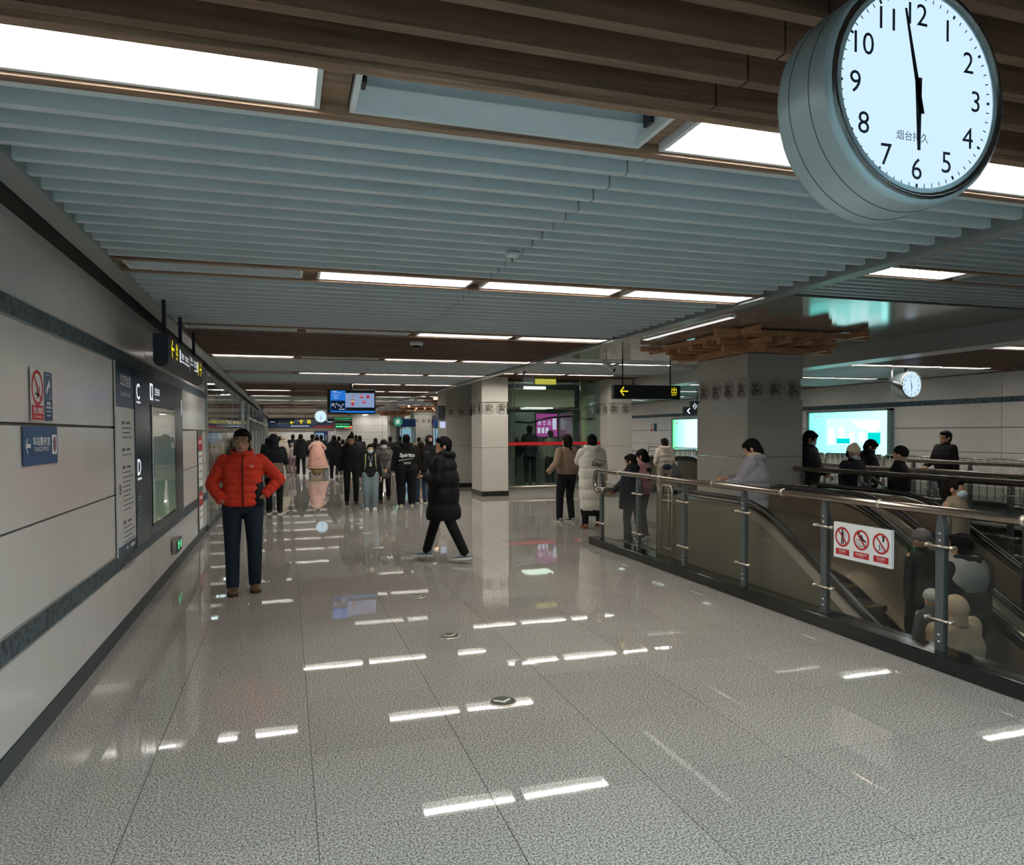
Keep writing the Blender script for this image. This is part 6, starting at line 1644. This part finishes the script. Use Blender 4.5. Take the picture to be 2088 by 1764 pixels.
p = person((4.96, 9.85), 1.36, R_(235), 'short person in dark coat and pale scarf entering the escalator, red cuffed hand out', coat='#1b2028', pants='#34383d', shoes='#77736c', clen=.60, wide=1.35, fit=1.2, flare=1.25, deep=1.3, hair='bob', hair_mat=HAIRB, vox=.014, hood='down', hoodcol='#16181c', armR=(-.14, -.42, .92), legL=.0, legR=.1, head_down=.3)
s = on(p); m = MB(); m.ell((-.13*s, -.36*s, .97*s), (.035*s, .045*s, .03*s), 10, 8); m.build('red_cuff', fabric('#8c2330'), p, local=True)
m = MB(); m.tube([Vector((-.15, -.10, 1.40))*s, Vector((-.16, -.12, 1.2))*s, Vector((-.2, -.1, 1.05))*s], .014*s, n=6); m.build('scarf_end', fabric('#9fb0b8'), p, local=True)
p = person((5.42, 10.35), 1.42, R_(220), 'short person in a pink padded jacket and black cap with white pattern', coat='#b4848a', pants='#25262b', shoes='#55524e', clen=.5, quilt=.12, wide=1.2, fit=1.15, hat='cap', hatcol='#111214', hair='bob', vox=.015, hands=False, head_down=.4)
s = on(p); m = MB(); m.rings([(0, .0, 1.12*s, .24*s, .18*s), (0, .0, 1.3*s, .235*s, .16*s), (0, 0, 1.42*s, .11*s, .10*s)], n=18); m.build('shawl', fabric('#101216'), p, local=True)
p = person((8.42, 15.0), 1.55, R_(182), 'person in a pale cream padded coat and navy waist bag before the ticket gates', coat='#b9aea2', pants='#8d857b', shoes='#aaa59b', clen=.44, quilt=.13, wide=1.08, fit=1.08, hair='short', vox=.016, hood='down', armL=(.12, -.2, 1.05), armR=(-.16, -.24, 1.02), hair_mat=HAIRB)
s = on(p); m = MB(); m.ell((.03*s, .18*s, .97*s), (.14*s, .05*s, .08*s), 16, 10); m.build('waist_bag', fabric('#1d2c44'), p, local=True)
m = MB(); m.tube([Vector((.17*math.cos(a), .14*math.sin(a), .97))*s for a in [2*PI*k/18 for k in range(19)]], .012*s, n=5); m.build('bag_strap', fabric('#16202f'), p, local=True)
p = person((5.60, 7.75), 1.60, R_(228), 'person in pale grey fur trimmed coat looking at a phone, escalator top', coat='#8d8b92', pants='#3f3f42', shoes='#55524e', clen=.60, quilt=.22, deep=1.3, wide=1.25, fit=1.18, hair='bob', vox=.013, hood='down', hoodcol='#b7aa8a', armR=(-.12, -.34, 1.16), armL=(.06, -.32, 1.10), head_down=.55)
s = on(p); ph = thing('phone', 'pale phone held by the person in the grey fur trimmed coat', 'phone', (0, 0, 0))
wq = WM[p.name] @ Vector((-.10*s, -.45*s, 1.21*s)); ph.location = wq; ph.rotation_euler = (R_(55), 0, R_(228)); WM[ph.name] = ph.matrix_basis.copy()
MB().box(-.036, .036, -.075, .075, -.004, .004, bev=.003).build('case', fabric('#a8a39a', .4), ph, local=True)
MB().box(-.033, .033, -.070, .070, .004, .005).build('screen', M_PK, ph, local=True)
# the masked people behind the third rail
person((8.12, 9.75), 1.70, R_(35), 'person in dark hooded coat and mask beside the big column, looking down', coat='#10151d', pants='#101114', clen=.52, wide=1.3, fit=1.25, mask=True, face=True, hood='down', vox=.015, head_down=.45, head_turn=20, armL=(.1, -.25, 1.0), skin=mat('tanned skin', '#a07a62', .5))
person((8.10, 8.78), 1.48, R_(15), 'person in a tall cream beanie and blue mask behind the second rail', coat='#14181f', pants='#101114', clen=.5, mask=True, face=True, hat='beanie', hatcol='#e0d4b2', vox=.015, head_down=.3, skin=SKIN2, wide=1.4, fit=1.25)
person((9.15, 9.55), 1.55, R_(50), 'person in dark fur hooded coat bending over between the beanie and the black cap', coat='#12161d', pants='#101114', clen=.5, hood='down', hoodcol='#1c2026', vox=.015, head_down=.6, hair='short', wide=1.3, fit=1.25, mask='#4a3035')
person((8.20, 8.02), 1.47, R_(40), 'person in a black knitted hat and pale mask looking down, right of the group', coat='#0d0f12', pants='#101114', clen=.5, hat='full', hatcol='#0e0f11', mask='#a89a98', face=True, vox=.015, head_down=.5, skin=SKIN2, wide=1.3, fit=1.25)
person((12.05, 10.7), 1.69, R_(-98), 'person in black jacket and glasses walking left past the crowd barriers', coat='#0d0c0d', pants='#121315', clen=.47, wide=1.15, fit=1.15, glasses=True, face=True, vox=.015, legL=.2, legR=-.15, armR=(-.15, -.3, 1.02), skin=SKIN)
# riders on the escalator, below floor level
def ez(y): return prof(y, .0, 7.0, .56)
def rider(x, y, zf, *a, **k): return person((x, y), *a, z=zf, **k)
p = rider(5.98, 5.05, -.86, 1.60, R_(190), 'rider in a black coat with pale grey hood and dark cross strap', coat='#121418', pants='#121318', clen=.55, wide=1.4, fit=1.2, hood='down', hair='short', vox=.014, lean=.12, armR=(-.25, -.3, .95))
s = on(p)
m = MB(); m.rings([(0, -.02*s, 1.17*s, .27*s, .185*s), (0, -.03*s, 1.30*s, .30*s, .19*s), (0, -.05*s, 1.42*s, .25*s, .17*s), (0, -.06*s, 1.50*s, .13*s, .13*s)], n=24); m.build('grey_yoke', fabric('#8e8b86'), p, local=True)
m = MB(); m.tube([Vector((x, y-.02, z))*s for x, y, z in ((-.13, .08, 1.50), (-.15, .15, 1.40), (-.10, .19, 1.25), (-.03, .19, 1.12))], .03*s, n=6, flat=.5); m.build('cross_strap', fabric('#2e2a26'), p, local=True)
rider(5.36, 4.66, -1.06, 1.36, R_(186), 'rider in a sand coloured hooded fleece coat, nearest on the escalator', coat='#b79c82', pants='#3a342c', clen=.60, wide=1.75, fit=1.3, flare=1.05, hood='up', vox=.016, hands=False)
p = rider(5.62, 5.12, -.90, 1.14, R_(170), 'small rider with a round white hat and grey scarf by the rail post', coat='#49504f', pants='#2a2c2e', clen=.55, hat='full', hatcol='#b9b7ae', vox=.016, wide=1.05, hands=False)
rider(6.03, 5.62, -.62, 1.33, R_(185), 'rider in a dark coat with a grey knitted cap behind the strapped rider', coat='#101215', pants='#101215', clen=.55, hat='full', hatcol='#6f6a6a', vox=.018, hands=False, wide=1.1)
rider(6.9, 6.0, -.36, 1.55, R_(20), 'blurred pale coated rider in blue mask on the far escalator', coat='#8f816d', pants='#3a3835', clen=.55, mask=True, face=True, hair='short', vox=.018, hands=False, hair_mat=HAIRB, wide=1.2)
rider(6.9, 5.05, -.83, 1.55, R_(185), 'rider in black at the right edge on the far escalator', coat='#0d0e10', pants='#101215', clen=.55, hair='bob', vox=.018, hands=False, wide=1.25)
# far crowd in front of the end wall
far = [(2.75, 32.5, 1.73, 180, '#15161a', 'bun', 'tall dark haired person with a top bun in the far crowd'), (3.0, 31.5, 1.60, 175, '#1a1b1e', 'bob', 'dark coated person right of the top bun in the far crowd'), (2.15, 29.5, 1.46, 170, '#8d8478', 'short', 'person in pale beige jacket left of the older man, far crowd'),
       (3.55, 30.5, 1.50, 185, '#191a1d', 'bob', 'person in dark jacket just above the grey coated one, far crowd'), (4.1, 30.0, 1.57, 160, '#101114', 'short', 'person in black, shoulders wide, centre right of the far crowd'), (4.95, 33.0, 1.56, 180, '#0e0f12', 'short', 'person in black coat standing before the far kiosk'),
       (5.65, 32.0, 1.50, 150, '#8d7050', 'short', 'person in tan jacket right end of the far crowd'), (2.5, 37.0, 1.56, 180, '#9a9082', 'bob', 'person in cream coat deep in the far crowd'), (.30, 37.5, 1.66, 180, '#14161a', 'short', 'dark coated person behind the cream beanie, far left'),
       (-.70, 29.5, 1.55, 180, '#121417', 'bob', 'dark clothed person hugging the glass wall far left'), (1.62, 36.5, 1.62, 180, '#202226', 'short', 'dark haired person right of the pink cape by the ticket machine'), (3.7, 41.0, 1.6, 180, '#2a2b30', 'short', 'distant grey coated person near the far double door'),
       (-.30, 38.5, 1.58, 180, '#3a3836', 'short', 'small distant person left of the cream beanie')]
for x, y, H, yw, cc, hr, lab in far:
    person((x, y), H, R_(yw), lab, coat=cc, pants='#15161a', clen=.52, hair=hr, vox=.026, hands=False, wide=1.15, fit=1.08, group='far crowd by the end wall')
# figures placed inside the lift to imitate people reflected in its glass
person((6.75, 19.85), 1.72, R_(160), 'shadowy dark figure placed inside the glass lift to imitate a reflection', coat='#101316', pants='#0e1012', clen=.55, vox=.02, hands=False, z=.2)
person((7.35, 19.75), 1.55, R_(200), 'figure in a pale jacket imitating a reflection in the lift glass, by the magenta panel', coat='#777a70', pants='#1c1e20', clen=.5, vox=.02, hands=False, z=.2)
person((6.15, 18.0-.0+1.75), 1.6, R_(170), 'dark figure imitating a reflection at the left edge of the lift glass', coat='#12181c', pants='#1b1f22', clen=.45, vox=.02, hands=False, z=.2)
